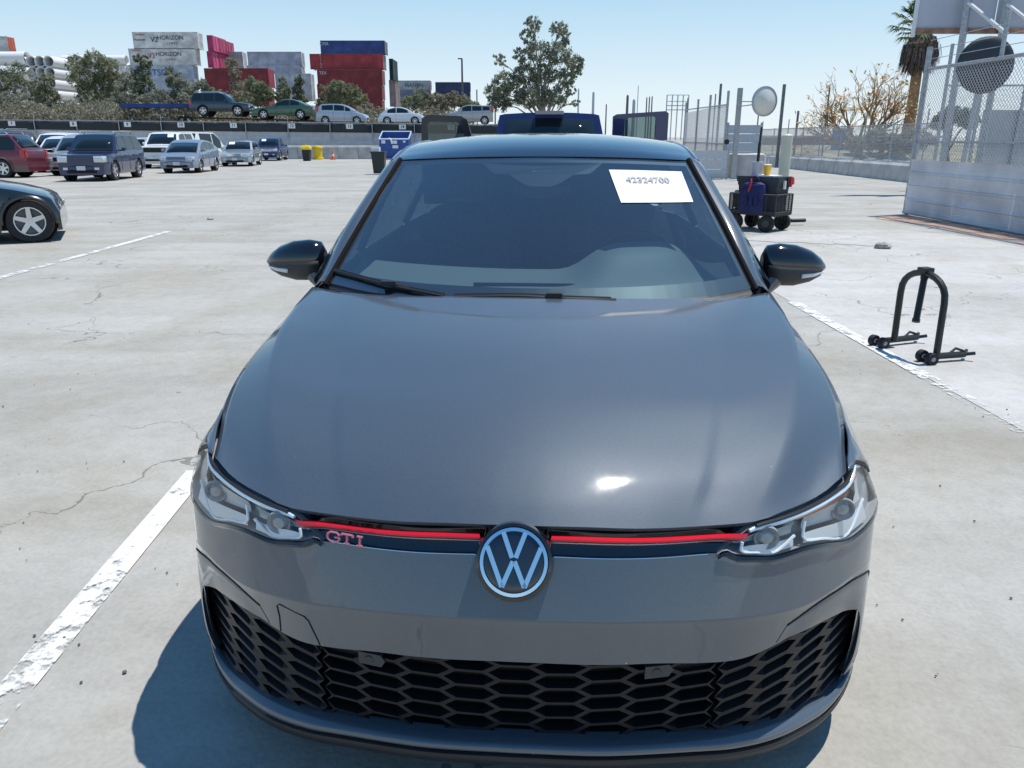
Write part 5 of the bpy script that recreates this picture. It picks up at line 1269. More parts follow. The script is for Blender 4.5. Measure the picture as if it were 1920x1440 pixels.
def tree(name, label, cat, base, blobs, leaf, lm, n=1500, bark=BARK, tr=.16, group=None, seed=1, hang=0.):
    """blobs: (x, z, rx, rz) of foliage masses relative to the base, in the tree's own depth"""
    rnd = random.Random(seed); nr = np.random.RandomState(seed)
    t = thing(name, label, cat, base, 0, group)
    m = MB(); ztop = max(b[1] for b in blobs)
    trunk = cr([(0, 0, 0), (.05 * ztop, .1, ztop * .22), (-.02 * ztop, 0, ztop * .45), (np.mean([b[0] for b in blobs]) * .5, 0, ztop * .68)], 12)
    m.tube(trunk, list(np.linspace(tr, tr * .4, 12)), 7)
    cs = []
    for bx, bz, rx, rz_ in blobs:
        by = rnd.uniform(-.5, .5) * rx; cs.append((bx, by, bz, rx, rz_))
        k = min(11, max(1, int(11 * bz / ztop * .62))); a = trunk[k]
        mid = (np.array(a) + np.array((bx, by, bz))) / 2 + np.array((0, 0, .08 * ztop))
        m.tube(cr([a, mid, (bx, by, bz)], 7), list(np.linspace(tr * .42, tr * .10, 7)), 5)
        for q in range(4):
            e = (bx + rnd.uniform(-.8, .8) * rx, by + rnd.uniform(-.8, .8) * rx, bz + rnd.uniform(-.5, .8) * rz_); m.bar(mid * .4 + np.array((bx, by, bz)) * .6, e, tr * .12, 4, tr * .04)
    m.build('trunk', bark, t, smooth=60)
    tot = sum(b[2] * b[2] * b[3] for b in blobs) ** 1.0; V = []; F = []
    wts = np.array([b[2] * b[3] for b in blobs]); wts = wts / wts.sum()
    for (bx, by, bz, rx, rz_), wq in zip(cs, wts):
        nc = max(6, int(n * 2.6 * wq / 26))
        for _ in range(nc):                                   # leaf clumps through the volume
            d = nr.normal(size=3); d /= np.linalg.norm(d); rr = nr.uniform(.25, 1.0) ** .5
            c = np.array([bx + d[0] * rx * rr, by + d[1] * rx * rr, bz + d[2] * rz_ * rr]); cr_ = nr.uniform(.10, .26) * (rx + rz_) * .5
            for _ in range(26):
                p = c + nr.normal(size=3) * cr_ * .55; l = leaf * nr.uniform(.6, 1.35)
                a = nr.normal(size=3); a[2] -= hang; a /= np.linalg.norm(a); b_ = np.cross(a, nr.normal(size=3)); b_ /= np.linalg.norm(b_)
                k = len(V); V += [tuple(p - b_ * l * .22), tuple(p + a * l * .5), tuple(p + b_ * l * .22), tuple(p - a * l * .5)]; F.append((k, k + 1, k + 2, k + 3))
    m = MB(); m.v = V; m.f = F; m.mi = [0] * len(F)
    m.build('crown', lm, t, smooth=0)
    return t
LF = [leaf_mat('leaf_olive', (.175, .195, .11), (.34, .35, .21)), leaf_mat('leaf_grey', (.20, .215, .16), (.36, .37, .28)), leaf_mat('leaf_dark', (.13, .155, .095), (.27, .295, .18)), leaf_mat('leaf_dry', (.25, .22, .15), (.38, .35, .26)), leaf_mat('leaf_euc', (.17, .195, .135), (.33, .355, .25))]
def px_tree(label, Y, masses, lk, n, seed, leaf=.24, tr=.14, base=BANK, bark=BARK, name='tree', cat='tree', group='trees along the bank', hang=.3):
    x0 = at(masses[0][0], 200, Y).x if len(masses) == 1 else at(np.mean([q[0] for q in masses]), 200, Y).x
    bl = []
    for px, py, rx, ry in masses:
        p = at(px, py, Y); k = Y * .953 / 1454; bl.append((p.x - x0, p.z - base, rx * k, ry * k * .97))
    return tree(name, label, cat, (x0, Y, base), bl, leaf, LF[lk], n, bark, tr, group, seed, hang)
px_tree('dark bushy tree at the far left edge behind the fence', 92, [(0, 150, 26, 26), (25, 140, 22, 22), (38, 165, 20, 24), (-10, 185, 26, 24)], 2, 2600, 11)
px_tree('greyish tree left of the pipe ends', 90, [(75, 165, 18, 16), (60, 190, 24, 18), (92, 180, 16, 20)], 1, 2000, 12)
px_tree('slim tree in front of the stacked pipe ends', 88, [(90, 148, 13, 10), (80, 175, 16, 18), (100, 185, 15, 20)], 0, 1500, 13)
px_tree('broad olive tree in front of the long white tubes', 94, [(150, 122, 20, 16), (182, 112, 24, 16), (208, 128, 22, 18), (165, 148, 30, 18), (205, 155, 26, 18), (185, 180, 34, 20)], 0, 5200, 14, tr=.2)
px_tree('grey-green tree between the broad tree and the lettered containers', 91, [(235, 150, 18, 14), (238, 178, 24, 18), (222, 196, 24, 14)], 1, 2200, 15)
px_tree('narrow dark tree reaching up beside the MATSON container', 89, [(258, 110, 9, 9), (272, 118, 12, 14), (266, 140, 16, 16), (272, 165, 20, 18), (262, 190, 22, 16)], 2, 3000, 16)
px_tree('feathery tree in front of the lettered container stack', 90, [(318, 136, 10, 12), (330, 150, 18, 16), (345, 170, 22, 18), (322, 185, 22, 16), (350, 195, 20, 14)], 1, 3200, 17)
px_tree('grey scrubby tree under the dark red containers', 88, [(378, 160, 14, 12), (395, 178, 20, 14), (370, 192, 20, 14)], 1, 1800, 18)
px_tree('tall thin tree in front of the pink containers', 95, [(432, 118, 14, 10), (440, 138, 12, 12), (446, 162, 18, 14), (455, 182, 22, 12)], 3, 1700, 19)
px_tree('olive bush tree above the green coupe', 90, [(470, 158, 16, 14), (490, 168, 18, 14), (505, 178, 16, 12), (475, 185, 20, 12)], 0, 2200, 20)
px_tree('small upright tree in front of the pale container', 90, [(531, 152, 8, 9), (534, 170, 12, 12), (530, 185, 16, 12)], 0, 1200, 21)
px_tree('slender dark tree beside the tall red stack', 91, [(560, 150, 9, 10), (558, 170, 10, 14), (562, 190, 16, 12)], 2, 1300, 22)
px_tree('rounded olive tree in front of the red container stack', 92, [(612, 172, 18, 14), (635, 165, 20, 14), (658, 170, 18, 14), (675, 186, 16, 12), (640, 188, 30, 14), (610, 195, 22, 12)], 0, 4200, 23, tr=.18)
px_tree('dry scrub bush behind the white round-backed coupe', 88, [(690, 205, 18, 12), (710, 212, 16, 10), (672, 212, 16, 10)], 3, 1300, 24, name='bush', cat='bush')
px_tree('low olive bush behind the pale lettered container', 90, [(770, 192, 20, 12), (790, 182, 18, 12), (800, 200, 24, 12), (760, 208, 20, 10)], 0, 2000, 25, name='bush', cat='bush')
px_tree('spreading grey bush between the white coupe and the crossover', 89, [(820, 188, 18, 14), (840, 195, 18, 14), (812, 210, 20, 10), (850, 182, 14, 10)], 3, 2000, 26, name='bush', cat='bush')
px_tree('small bush beside the light pole above the crossover', 92, [(868, 190, 14, 12), (884, 198, 14, 10)], 0, 1000, 27, name='bush', cat='bush')
px_tree('low grey-green thicket at the far left above the fence', 86, [(0, 205, 30, 16), (45, 202, 28, 14), (88, 206, 26, 12), (20, 188, 20, 14)], 1, 2600, 51, name='bush', cat='bush')
px_tree('low olive thicket between the broad tree and the blue trailer', 86, [(125, 205, 24, 14), (165, 207, 26, 12), (205, 207, 24, 12), (235, 208, 14, 10)], 0, 2400, 52, name='bush', cat='bush')
px_tree('pale thicket under the lettered containers', 86, [(280, 186, 18, 10), (305, 180, 18, 12), (350, 185, 16, 10), (250, 186, 14, 10)], 1, 1800, 53, name='bush', cat='bush')
# undergrowth nobody could count
def scrub():
    nr = np.random.RandomState(5); V = []; F = []
    for px in np.arange(-30, 880, 3.0):
        for _ in range(5):
            Y = nr.uniform(80, 88); h = nr.uniform(.6, 2.6) * (1.0 if px < 460 else .6); p = at(px + nr.uniform(-4, 4), 200, Y); cz = BANK + h * nr.uniform(.3, .9)
            for _ in range(16):
                q = np.array([p.x, Y, cz]) + nr.normal(size=3) * np.array([.45, .4, .42]); l = nr.uniform(.2, .5)
                a = nr.normal(size=3); a[2] += .8; a /= np.linalg.norm(a); b_ = np.cross(a, nr.normal(size=3)); b_ /= np.linalg.norm(b_)
                k = len(V); V += [tuple(q - b_ * l * .2), tuple(q + a * l * .5), tuple(q + b_ * l * .2), tuple(q - a * l * .5)]; F.append((k, k + 1, k + 2, k + 3))
    m = MB(); m.v = V; m.f = F; m.mi = [0] * len(F)
    tag(m.build('undergrowth', leaf_mat('leaf_scrub', (.17, .16, .11), (.32, .30, .22)), smooth=0), 'grey-green dry scrub along the bank behind the fence', 'scrub', kind='stuff')
scrub()
px_tree('tall eucalyptus tree rising above the blue pickup', 96, [(1000, 46, 17, 13), (988, 70, 15, 14), (1050, 55, 18, 14), (1062, 70, 10, 14), (1010, 95, 26, 20), (1048, 100, 24, 22), (975, 105, 14, 14), (1075, 118, 18, 18), (935, 112, 13, 10), (950, 150, 26, 18), (985, 140, 24, 20), (1020, 140, 26, 22), (1058, 148, 22, 18), (925, 172, 16, 20), (960, 180, 30, 20), (1000, 180, 34, 22), (1040, 182, 26, 20), (1080, 132, 12, 12), (1070, 170, 10, 10), (935, 195, 20, 14), (1078, 192, 9, 8)], 4, 11000, 31, leaf=.26, tr=.34, base=0, bark=BARKP, group='trees beyond the pickup', hang=.9)
# ---- palm
def palm():
    Y = 58; b = at(1700, 250, Y); c = at(1733, 55, Y); t = thing('palm_tree', 'fan palm with a shaggy brown skirt beside the billboard', 'palm tree', (b.x, Y, 0))
    cx, cz = c.x - b.x, c.z
    BRW = mat('palm_trunk', (.30, .17, .09), .9, noise=.35, nscale=4)
    m = MB().tube(cr([(0, 0, 0), (.1, 0, cz * .35), (cx * .55, 0, cz * .7), (cx, 0, cz)], 16), [.55, .5, .46, .43, .40, .38, .37, .36, .35, .35, .34, .34, .34, .34, .34, .34], 12); m.build('trunk', BRW, t)
    z0, z1 = at(0, 128, Y).z, at(0, 62, Y).z; rnd = random.Random(3); m = MB()
    for i in range(620):
        a = rnd.uniform(0, 2 * math.pi); u = rnd.random(); z = z0 + (z1 - z0) * (u * .9 + .12); r = 1.22 * (math.sin(math.pi * (.12 + .80 * u)) ** .7) * rnd.uniform(.75, 1.05)
        p = Vector((cx - .22 * (1 - u) * .5 + r * math.cos(a), r * math.sin(a), z)); d = Vector((.25 * math.cos(a), .25 * math.sin(a), -1)).normalized(); q = Vector((-math.sin(a), math.cos(a), 0)) * rnd.uniform(.05, .11); L = rnd.uniform(.5, 1.1)
        m.add([p - q, p + q, p + d * L + q * .3, p + d * L - q * .3], [(0, 1, 2, 3)])
    m.lathe([(.3, z0 + .2), (1.0, (z0 + z1) / 2 - .4), (1.05, (z0 + z1) / 2 + .4), (.4, z1)], 14, c=(cx - .05, 0, 0))
    m.build('dead_frond_skirt', mat('dead_frond', (.115, .085, .07), .9, noise=.5, nscale=5), t, smooth=0)
    FR = leaf_mat('palm_leaf', (.045, .075, .02), (.12, .16, .05))
    top = Vector((cx, 0, z1 + .1))
    for i in range(46):
        a = rnd.uniform(0, 2 * math.pi); el = rnd.uniform(-.25, 1.3); L = rnd.uniform(1.3, 1.9); d = Vector((math.cos(a) * math.cos(el), math.sin(a) * math.cos(el), math.sin(el)))
        s_ = Vector((-math.sin(a), math.cos(a), 0)); e = top + d * L; m = MB(); m.bar(top, e, .03, 4, .015)
        for k in range(-8, 9):
            an = k / 8 * 1.25; v = (d * math.cos(an) + s_ * math.sin(an)).normalized(); l = 1.05 * (1 - .25 * abs(k) / 8) * rnd.uniform(.85, 1.1); w_ = s_ * math.cos(an) * .05 - d * math.sin(an) * .05
            tip = e + v * l + Vector((0, 0, -.35 * l * rnd.uniform(.5, 1.3))); mid = e + v * l * .55
            m.add([e, mid + w_, tip, mid - w_], [(0, 1, 2, 3)])
        m.build('frond', FR, t, smooth=0)
palm()
# ---- nearly bare coral tree
def coral_tree():
    Y = 46; b = at(1612, 262, Y); t = thing('coral_tree', 'nearly bare spreading tree with orange-tinged twigs behind the barrier', 'tree', (b.x, Y, gz(Y)))
    rnd = random.Random(9); k_ = Y * .953 / 1454; bm_, tw, lf = MB(), MB(), MB()
    def grow(p, d, L, r, lev):
        n = 3; pts = [p]; 
        for i in range(n): d = (d + Vector((rnd.gauss(0, .16), rnd.gauss(0, .16), rnd.gauss(.02, .12)))).normalized(); pts.append(pts[-1] + d * L / n)
        (bm_ if lev < 3 else tw).tube(pts, list(np.linspace(r, r * .62, n + 1)), 6 if lev < 2 else 4)
        if lev >= 5:
            for _ in range(2):
                if rnd.random() < .36:
                    q = pts[-1] + Vector((rnd.gauss(0, .08), rnd.gauss(0, .08), rnd.gauss(0, .08))); s_ = rnd.uniform(.08, .18); a = Vector((rnd.gauss(0, 1), rnd.gauss(0, 1), rnd.gauss(0, 1))).normalized(); c = a.orthogonal().normalized()
                    lf.add([q - c * s_ * .4, q + a * s_, q + c * s_ * .4, q - a * s_], [(0, 1, 2, 3)])
            return
        for i in range(rnd.choice((3, 3, 4)) if lev < 3 else rnd.choice((2, 3, 3))):
            pt = pts[rnd.choice((1, 2, 3, 3))]; ax = Vector((rnd.gauss(0, 1), rnd.gauss(0, 1), rnd.gauss(0, .5))).normalized(); nd = (d + ax * rnd.uniform(.45, .85) + Vector((0, 0, .14 if lev < 2 else .05))).normalized()
            grow(pt, nd, L * rnd.uniform(.64, .84), r * .54, lev + 1)
    for dx, dz, L in ((-.85, .50, 2.5), (-.35, .9, 2.4), (.3, .95, 2.4), (.8, .55, 2.5), (-.1, .8, 2.3), (.5, .6, 2.2), (-.75, .3, 2.2), (.95, .28, 2.4), (-1.0, .35, 2.3), (.1, 1.0, 2.3)):
        grow(Vector((rnd.uniform(-.15, .15), 0, 1.0)), Vector((dx, rnd.uniform(-.4, .4), dz)).normalized(), L * .70, .105, 1)
    bm_.tube([(0, 0, -.1), (.05, 0, .6), (0, 0, 1.2)], [.30, .24, .2], 8)
    bm_.build('trunk', mat('coral_bark', (.26, .19, .11), .85, noise=.3, nscale=4), t, smooth=60)
    tw.build('twigs', mat('coral_twig', (.34, .21, .10), .8, noise=.35, nscale=1.2), t, smooth=60)
    lf.build('leaves', mat('coral_leaf', (.48, .20, .07), .7, color2=(.36, .30, .06), nscale=.8), t, smooth=0)['kind'] = 'stuff'
coral_tree()
px_tree('dark rounded bush behind the gate mesh', 34, [(1790, 215, 26, 14), (1815, 228, 20, 12), (1765, 230, 18, 12)], 2, 2600, 41, leaf=.14, base=gz(34), name='bush', cat='bush', group='plants beyond the gate')
px_tree('leafy shrub below the bare tree', 42, [(1650, 262, 30, 22), (1685, 270, 24, 22), (1600, 272, 18, 14), (1720, 262, 22, 24)], 1, 2600, 42, leaf=.16, base=gz(42), name='bush', cat='bush', group='plants beyond the gate')

# ------------------------------------------------------------------ right-hand side: gates, barriers, posts
def mesh_wires(a, b, z0, z1, pitch, r, za=None):
    """diamond chain-link between two plan points"""
    a, b = Vector(a), Vector(b); L = (b - a).length; d = (b - a) / L; H_ = z1 - z0; m = MB(); n = int((L + H_) / pitch) + 1
    for s in (1, -1):
        for i in range(n):
            u0 = i * pitch - (H_ if s > 0 else 0); u1 = u0 + H_ * s if s > 0 else i * pitch - H_
            if s > 0: p, q = (u0, z0), (u0 + H_, z1)
            else: p, q = (i * pitch, z0), (i * pitch - H_, z1)
            (ua, zA), (ub, zB) = p, q
            lo, hi = min(ua, ub), max(ua, ub)
            if hi <= 0 or lo >= L: continue
            def clip(u, z, u2, z2):
                if u < 0: z = z + (z2 - z) * (0 - u) / (u2 - u); u = 0
                if u > L: z = z + (z2 - z) * (L - u) / (u2 - u); u = L
                return u, z
            A_ = clip(ua, zA, ub, zB); B_ = clip(ub, zB, ua, zA)
            P, Q = a + d * A_[0], a + d * B_[0]; off = Vector((-d.y, d.x)) * (.004 * s)
            m.bar((P.x + off.x, P.y + off.y, A_[1]), (Q.x + off.x, Q.y + off.y, B_[1]), r, 3, cap=False)
    return m
def sliding_gate():
    p0 = on_ground(1697, 402); X0, Y0 = p0.x, p0.y; X1, Y1 = 8.30, 9.6
    t = thing('sliding_gate', 'tall chain-link gate with white corrugated lower panels on the right', 'gate', (0, 0, gz(Y0)))
    zt = at(1735, 130, Y0).z - gz(Y0); zp = 1.09; hz = at(1742, 88, Y0).z - gz(Y0)
    MB().bar((X0, Y0, .02), (X0, Y0, hz), .055, 10).build('post', GALV, t)
    MB().bar((X0, Y0, zt), (X1, Y1, zt), .032, 8).build('top_rail', GALV, t)
    MB().bar((X0, Y0, zp + .34), (X1, Y1, zp + .34), .022, 8).build('middle_rail', GALV, t)
    Y2 = 12.6; X2 = X0 + (X1 - X0) * (Y0 - Y2) / (Y0 - Y1)
    MB().bar((X2 + .05, Y2 + 1.55, zt + .0), (X2 + .05, Y2 + 1.55, zt + .75), .035, 8).build('post', GALV, t)
    for k in range(3):
        z = zt + .18 + .17 * k; MB().bar((X0, Y0, z), (X1, Y1, z + .02), .006, 4).build('barbed_wire', GALV, t)
    mesh_wires((X0, Y0), (X1, Y1), zp - .05, zt, .085, .0045).build('chain_link', mat('wire_grey', (.42, .43, .45), .5, .4), t, smooth=0)['kind'] = 'stuff'
    PNL = mat('corrugated_white', (.58, .58, .60), .45, .1, noise=.16, nscale=1.5)
    prof = []
    for k in range(60): prof.append(((.014 if (k // 2) % 2 else 0), .06 + (zp - .08) * (k + (.0 if k % 2 else .3)) / 60))
    n_ = 4
    for i in range(n_):
        a = (X0 + (X1 - X0) * i / n_, Y0 - .06 + (Y1 - Y0) * i / n_); b = (X0 + (X1 - X0) * (i + 1) / n_, Y0 - .05 + (Y1 - Y0) * (i + 1) / n_)
        base = (0, .3)
        rows = []
        zs = np.linspace(.05, zp, 53)
        for k, z in enumerate(zs): off = -.018 * (1 if (k % 13) in (0, 1) else 0) - .003 * (k % 2) - .06; rows.append([(a[0] + off, a[1], z), (b[0] + off, b[1], z)])
        m = MB().grid(rows); orient(m, (-1, 0, 0)); m.build('corrugated_panel', PNL, t, smooth=0, solid=.004)
    MB().bar((X0 - .05, Y0, .05), (X1 - .05, Y1, .05), .03, 6).build('bottom_rail', GALV, t)
    MB().lathe([(.001, -.03), (.06, -.03), (.06, .03), (.001, .03)], 14, 'x', c=(X0, Y0 - .08, .06)).build('roller_wheel', BLACKP, t)
sliding_gate()
def billboard():
    Y = 23; p = at(1714, 62, Y); q = at(1975, 66, Y); t = thing('billboard', 'back of a pale grey billboard panel on steel posts at the top right', 'billboard', (p.x, Y, 0))
    W_ = q.x - p.x; z0 = p.z; H_ = 2.8
    BP = mat('billboard_grey', (.46, .47, .52), .6, noise=.05, nscale=1)
    for i, (a, b) in enumerate(((0, .56), (.565, 1.02))):
        MB().box((W_ * (a + b) / 2, 0, z0 + H_ / 2 + .1), (W_ * (b - a) - .03, .05, H_)).build('panel', BP, t, smooth=0)
    MB().box((-.03, 0, z0 + H_ / 2), (.06, .12, H_ + .2)).build('edge_trim', mat('trim_white', (.7, .7, .72), .5), t, smooth=0)
    MB().box((W_ / 2, -.02, z0 + .05), (W_, .10, .14)).build('rusty_beam', mat('rust_edge', (.30, .17, .12), .85, noise=.5, nscale=2.5), t, smooth=0)
    for px, pb in ((1800, 100), (1872, 100)):
        x = at(px, pb, Y - .25).x - p.x; MB().bar((x, -.25, gz(Y)), (x, -.25, z0 + H_ + .3), .10, 4).build('post', GALV, t)
    for (a, b) in (((1815, 5), (1888, 64)), ((1888, 8), (1960, 64))):
        u, v = at(*a, Y - .3), at(*b, Y - .9); MB().bar((u.x - p.x, u.y - Y, u.z), (v.x - p.x, v.y - Y, v.z), .055, 6).build('brace', mat('brace_pale', (.62, .64, .66), .4, .4), t)
billboard()
def round_mirrors():
    Y = 20.5; c = at(1848, 122, Y); t = thing('convex_mirror', 'large round dark back of a mirror behind the gate mesh', 'mirror', (c.x, Y, 0))
    M = Matrix.Rotation(R(-8), 3, 'Z')
    MB().lathe([(.001, -.09), (.30, -.075), (.55, -.035), (.655, .0), (.665, .02), (.62, .03), (.001, .03)], 36, 'y', c=(0, 0, c.z), M=M).build('dish', mat('mirror_back', (.028, .034, .042), .55), t, smooth=50)
    MB().bar((-.12, .12, gz(Y)), (.02, .12, c.z + .3), .06, 8).build('post', GALV, t)
    Y = 31.5; c = at(1434, 190, Y); b = at(1377, 336, Y); t = thing('traffic_mirror', 'pale round mirror on a bracket beside the far gate post', 'mirror', (c.x, Y, 0))
    M = Matrix.Rotation(R(18), 3, 'Z')
    MB().lathe([(.001, -.17), (.28, -.13), (.46, -.02), (.525, .0)], 32, 'y', c=(0, 0, c.z), M=M).build('dome', mat('mirror_dome', (.66, .64, .58), .25, .1), t, smooth=50)
    MB().lathe([(.52, -.03), (.55, -.02), (.55, .05), (.50, .06)], 32, 'y', c=(0, 0, c.z), M=M).build('rim', mat('mirror_rim', (.38, .42, .48), .4, .4), t)
    for dz in (.12, -.05): MB().bar((0, .08, c.z + dz * .3 - .05), (b.x - c.x + .05, .1, c.z + dz - .12), .02, 6).build('bracket', GALV, t)
round_mirrors()
def far_gate():
    Y = 32; t = thing('far_gate', 'half-open chain-link gate with pale boards at its foot beside the pickup door', 'gate', (0, 0, gz(Y)))
    pts = [(1383, 338, 32.0, 165), (1362, 338, 32.2, 170), (1330, 330, 36, 178), (1308, 328, 39, 186), (1286, 325, 43, 192)]
    g = gz(Y); P = []
    for px, pb, y, pt in pts:
        a = at(px - 6, 300, y); P.append((a.x, y, at(px, pt, y).z - g))
    MB().box((P[0][0], 32, P[0][2] / 2), (.17, .17, P[0][2])).build('gate_post', GALV, t, smooth=0)
    for x, y, z in P[1:]: MB().bar((x, y, 0), (x, y, z), .05, 8).build('post', GALV, t)
    zr = [at(1362, 196, 32.2).z - g, at(1286, 206, 43).z - g]
    MB().bar((P[1][0], P[1][1], zr[0]), (P[-1][0], P[-1][1], zr[1]), .03, 6).build('top_rail', GALV, t)
    MB().bar((P[1][0], P[1][1], 1.35), (P[-1][0], P[-1][1], 1.35), .025, 6).build('middle_rail', GALV, t)
    mesh_wires(P[1][:2], P[-1][:2], 1.0, min(zr), .12, .0055).build('chain_link', bpy.data.materials['wire_grey'], t, smooth=0)['kind'] = 'stuff'
    a, b = at(1361, 310, 32), at(1262, 310, 32)
    for k in range(3): MB().box(((a.x + b.x) / 2, 31.9, .20 + .36 * k), (a.x - b.x, .06, .345)).build('board', mat('board_white_%d' % (k % 2), (.52 + .03 * (k % 2), .54, .56), .6, noise=.05), t, smooth=0)
    MB().bar((a.x + .03, 31.9, 0), (a.x + .03, 31.9, 1.2), .05, 6).build('end_post', GALV, t)
    MB().lathe([(.001, -.03), (.10, -.03), (.10, .03), (.001, .03)], 14, 'y', c=(at(1362, 266, 32.1).x, 32.05, at(1362, 266, 32.1).z - g)).build('lock_box', BLACKP, t)
    # pale sheet behind the mirror post
    a, b = at(1366, 234, 37), at(1424, 290, 37); s = thing('sheet_panel', 'pale blue-grey sheet panel standing behind the round mirror post', 'panel', (a.x, 37, gz(37)))
    for k in range(4):
        h = (a.z - b.z + .25) / 4; MB().box(((b.x - a.x) / 2, 0, b.z - gz(37) - .25 + h * (k + .5)), (b.x - a.x, .05, h - .02)).build('board', mat('board_blue_grey', (.44, .48, .52), .55, noise=.05), s, smooth=0)
    for x in (0, b.x - a.x): MB().bar((x, .06, 0), (x, .06, a.z - gz(37) + .1), .06, 6).build('post', GALV, s)
    # two wrapped concrete lumps at the gate foot
    for px, w_, lab, c in ((1404, 1.15, 'rounded pale concrete block at the foot of the mirror post', (.50, .47, .46)), (1372, .5, 'narrow yellowish block beside the gate post', (.46, .44, .34)), (1414, .6, 'white-edged block behind the rounded concrete one', (.55, .54, .53))):
        y = {1404: 32.6, 1372: 33.4, 1414: 33.6}[px]; p = at(px, 330, y); m = MB(); h = .96
        m.grid([[(math.copysign(abs(math.cos(a_)) ** .35, math.cos(a_)) * w_ / 2 * k, math.copysign(abs(math.sin(a_)) ** .35, math.sin(a_)) * .35 * k, z) for a_ in np.linspace(0, 2 * math.pi, 25)[:-1]] for k, z in ((1, 0), (1, h * .9), (.95, h * .97), (.8, h), (.01, h + .01))], closed=True)
        tag(m.build('concrete_block', mat('block_%d' % px, c, .9, noise=.12, nscale=3), loc=(p.x, y, gz(y)), smooth=40), lab, 'block')
far_gate()
def right_barrier():
    words = ['nearest the gate post', 'second from the gate post', 'third from the gate post', 'fourth from the gate post', 'fifth from the gate post', 'sixth from the gate post', 'seventh from the gate post', 'eighth from the gate post', 'ninth from the gate post', 'tenth from the gate post', 'eleventh from the gate post', 'twelfth from the gate post', 'thirteenth from the gate post', 'fourteenth from the gate post', 'fifteenth from the gate post', 'sixteenth from the gate post']
    first = None; a = on_ground(1704, 341); b = on_ground(1440, 311); n = 11; b.y = min(b.y, 52)
    d = (b - a); L = d.length; d.normalize(); rz = math.atan2(d.y, d.x); k = 0; u = -1.2
    while u < L + 6:
        if first is None: first = block_mesh(1.9, .66, .5).build('barrier_block', CONC, smooth=20, fixn=True); o = first
        else: o = first.copy(); COL.objects.link(o)
        p = a + d * u; o.location = (p.x, p.y, gz(p.y)); o.rotation_euler = (0, 0, rz + random.uniform(-.012, .012))
        tag(o, 'low concrete barrier %s in the row under the mesh fence' % words[k] if k < 16 else 'low concrete barrier at the far end of the row under the mesh fence', 'barrier', 'concrete barriers under the mesh fence'); u += 1.93; k += 1
    t = thing('mesh_fence', 'long chain-link fence above the right-hand concrete barriers', 'fence', (0, 0, 0))
    a2, b2 = a + d * -1, a + d * (L + 6); q = Vector((d.y, -d.x)) * .3; A_, B_ = a2.to_2d() + q, b2.to_2d() + q
    zt = at(1600, 236, 36).z
    mesh_wires(A_, B_, gz(36) + .60, zt, .11, .0058).build('chain_link', bpy.data.materials['wire_grey'], t, smooth=0)['kind'] = 'stuff'
    MB().bar((*A_, zt), (*B_, zt), .02, 6).build('top_rail', GALV, t)
    ln = (B_ - A_).length; k = 0; u = .9
    while u < ln:
        p = A_ + (B_ - A_) * u / ln; MB().bar((p.x, p.y, gz(p.y)), (p.x, p.y, zt + (.05 if k % 2 else .5)), .03, 6).build('post', GALV, t); u += 2.9; k += 1
    TX = random.Random(4); m = MB()
    for _ in range(130):                                     # weeds and litter caught along the barrier tops
        u = TX.uniform(0, L + 4); p = a + d * u; m.box((p.x + .12, p.y, gz(p.y) + .68), (TX.uniform(.05, .2), TX.uniform(.05, .3), TX.uniform(.02, .08)), TX.uniform(0, 3))
    tag(m.build('litter', mat('litter_white', (.70, .69, .66), .8), smooth=0), 'white scraps caught along the top of the right-hand barriers', 'litter', kind='stuff')
    for px, py0, py1, Y, r, lab in ((1352, 157, 290, 47, .07, 'tall thin steel post behind the far gate'), (1471, 158, 262, 46, .09, 'tall steel pole right of the round mirror'), (1497, 208, 300, 52, .07, 'short steel pole between the mirror and the bare tree'), (1556, 164, 300, 50, .045, 'thin wire post in front of the bare tree'), (1423, 205, 300, 52, .04, 'thin wire post behind the round mirror'), (1290, 184, 262, 60, .045, 'thin fence post beside the pickup door'), (1342, 176, 262, 56, .04, 'thin fence post between the far gate posts')):
        p = at(px, py0, Y); lo = gz(Y); tag(MB().bar((p.x - .0, Y, lo), (p.x, Y, p.z), r, 8).build('steel_pole', STEELD), lab, 'pole')
    # second fence and boards behind the sliding gate
    s = thing('inner_fence', 'second mesh fence with pale sheeting behind the sliding gate', 'fence', (0, 0, 0)); Y = 24.5
    for px in (1768, 1835, 1916): x = at(px, 200, Y).x; MB().bar((x, Y, gz(Y)), (x, Y, at(px, 82, Y).z), .05, 8).build('post', GALV, s)
    a, b = at(1772, 160, Y), at(2000, 138, Y); MB().bar((a.x, Y, a.z), (b.x, Y, a.z), .03, 6).build('top_rail', GALV, s)
    mesh_wires((a.x, Y), (b.x, Y), .9, a.z, .10, .005).build('chain_link', bpy.data.materials['wire_grey'], s, smooth=0)['kind'] = 'stuff'
    x0 = at(1845, 200, Y + .1).x
    for k in range(5): MB().box((x0 + .75 + 1.5 * k, Y + .1, 1.05 + .0), (1.47, .04, 2.35)).build('sheet', mat('sheeting', (.46, .48, .50), .6, noise=.05), s, smooth=0)
right_barrier()
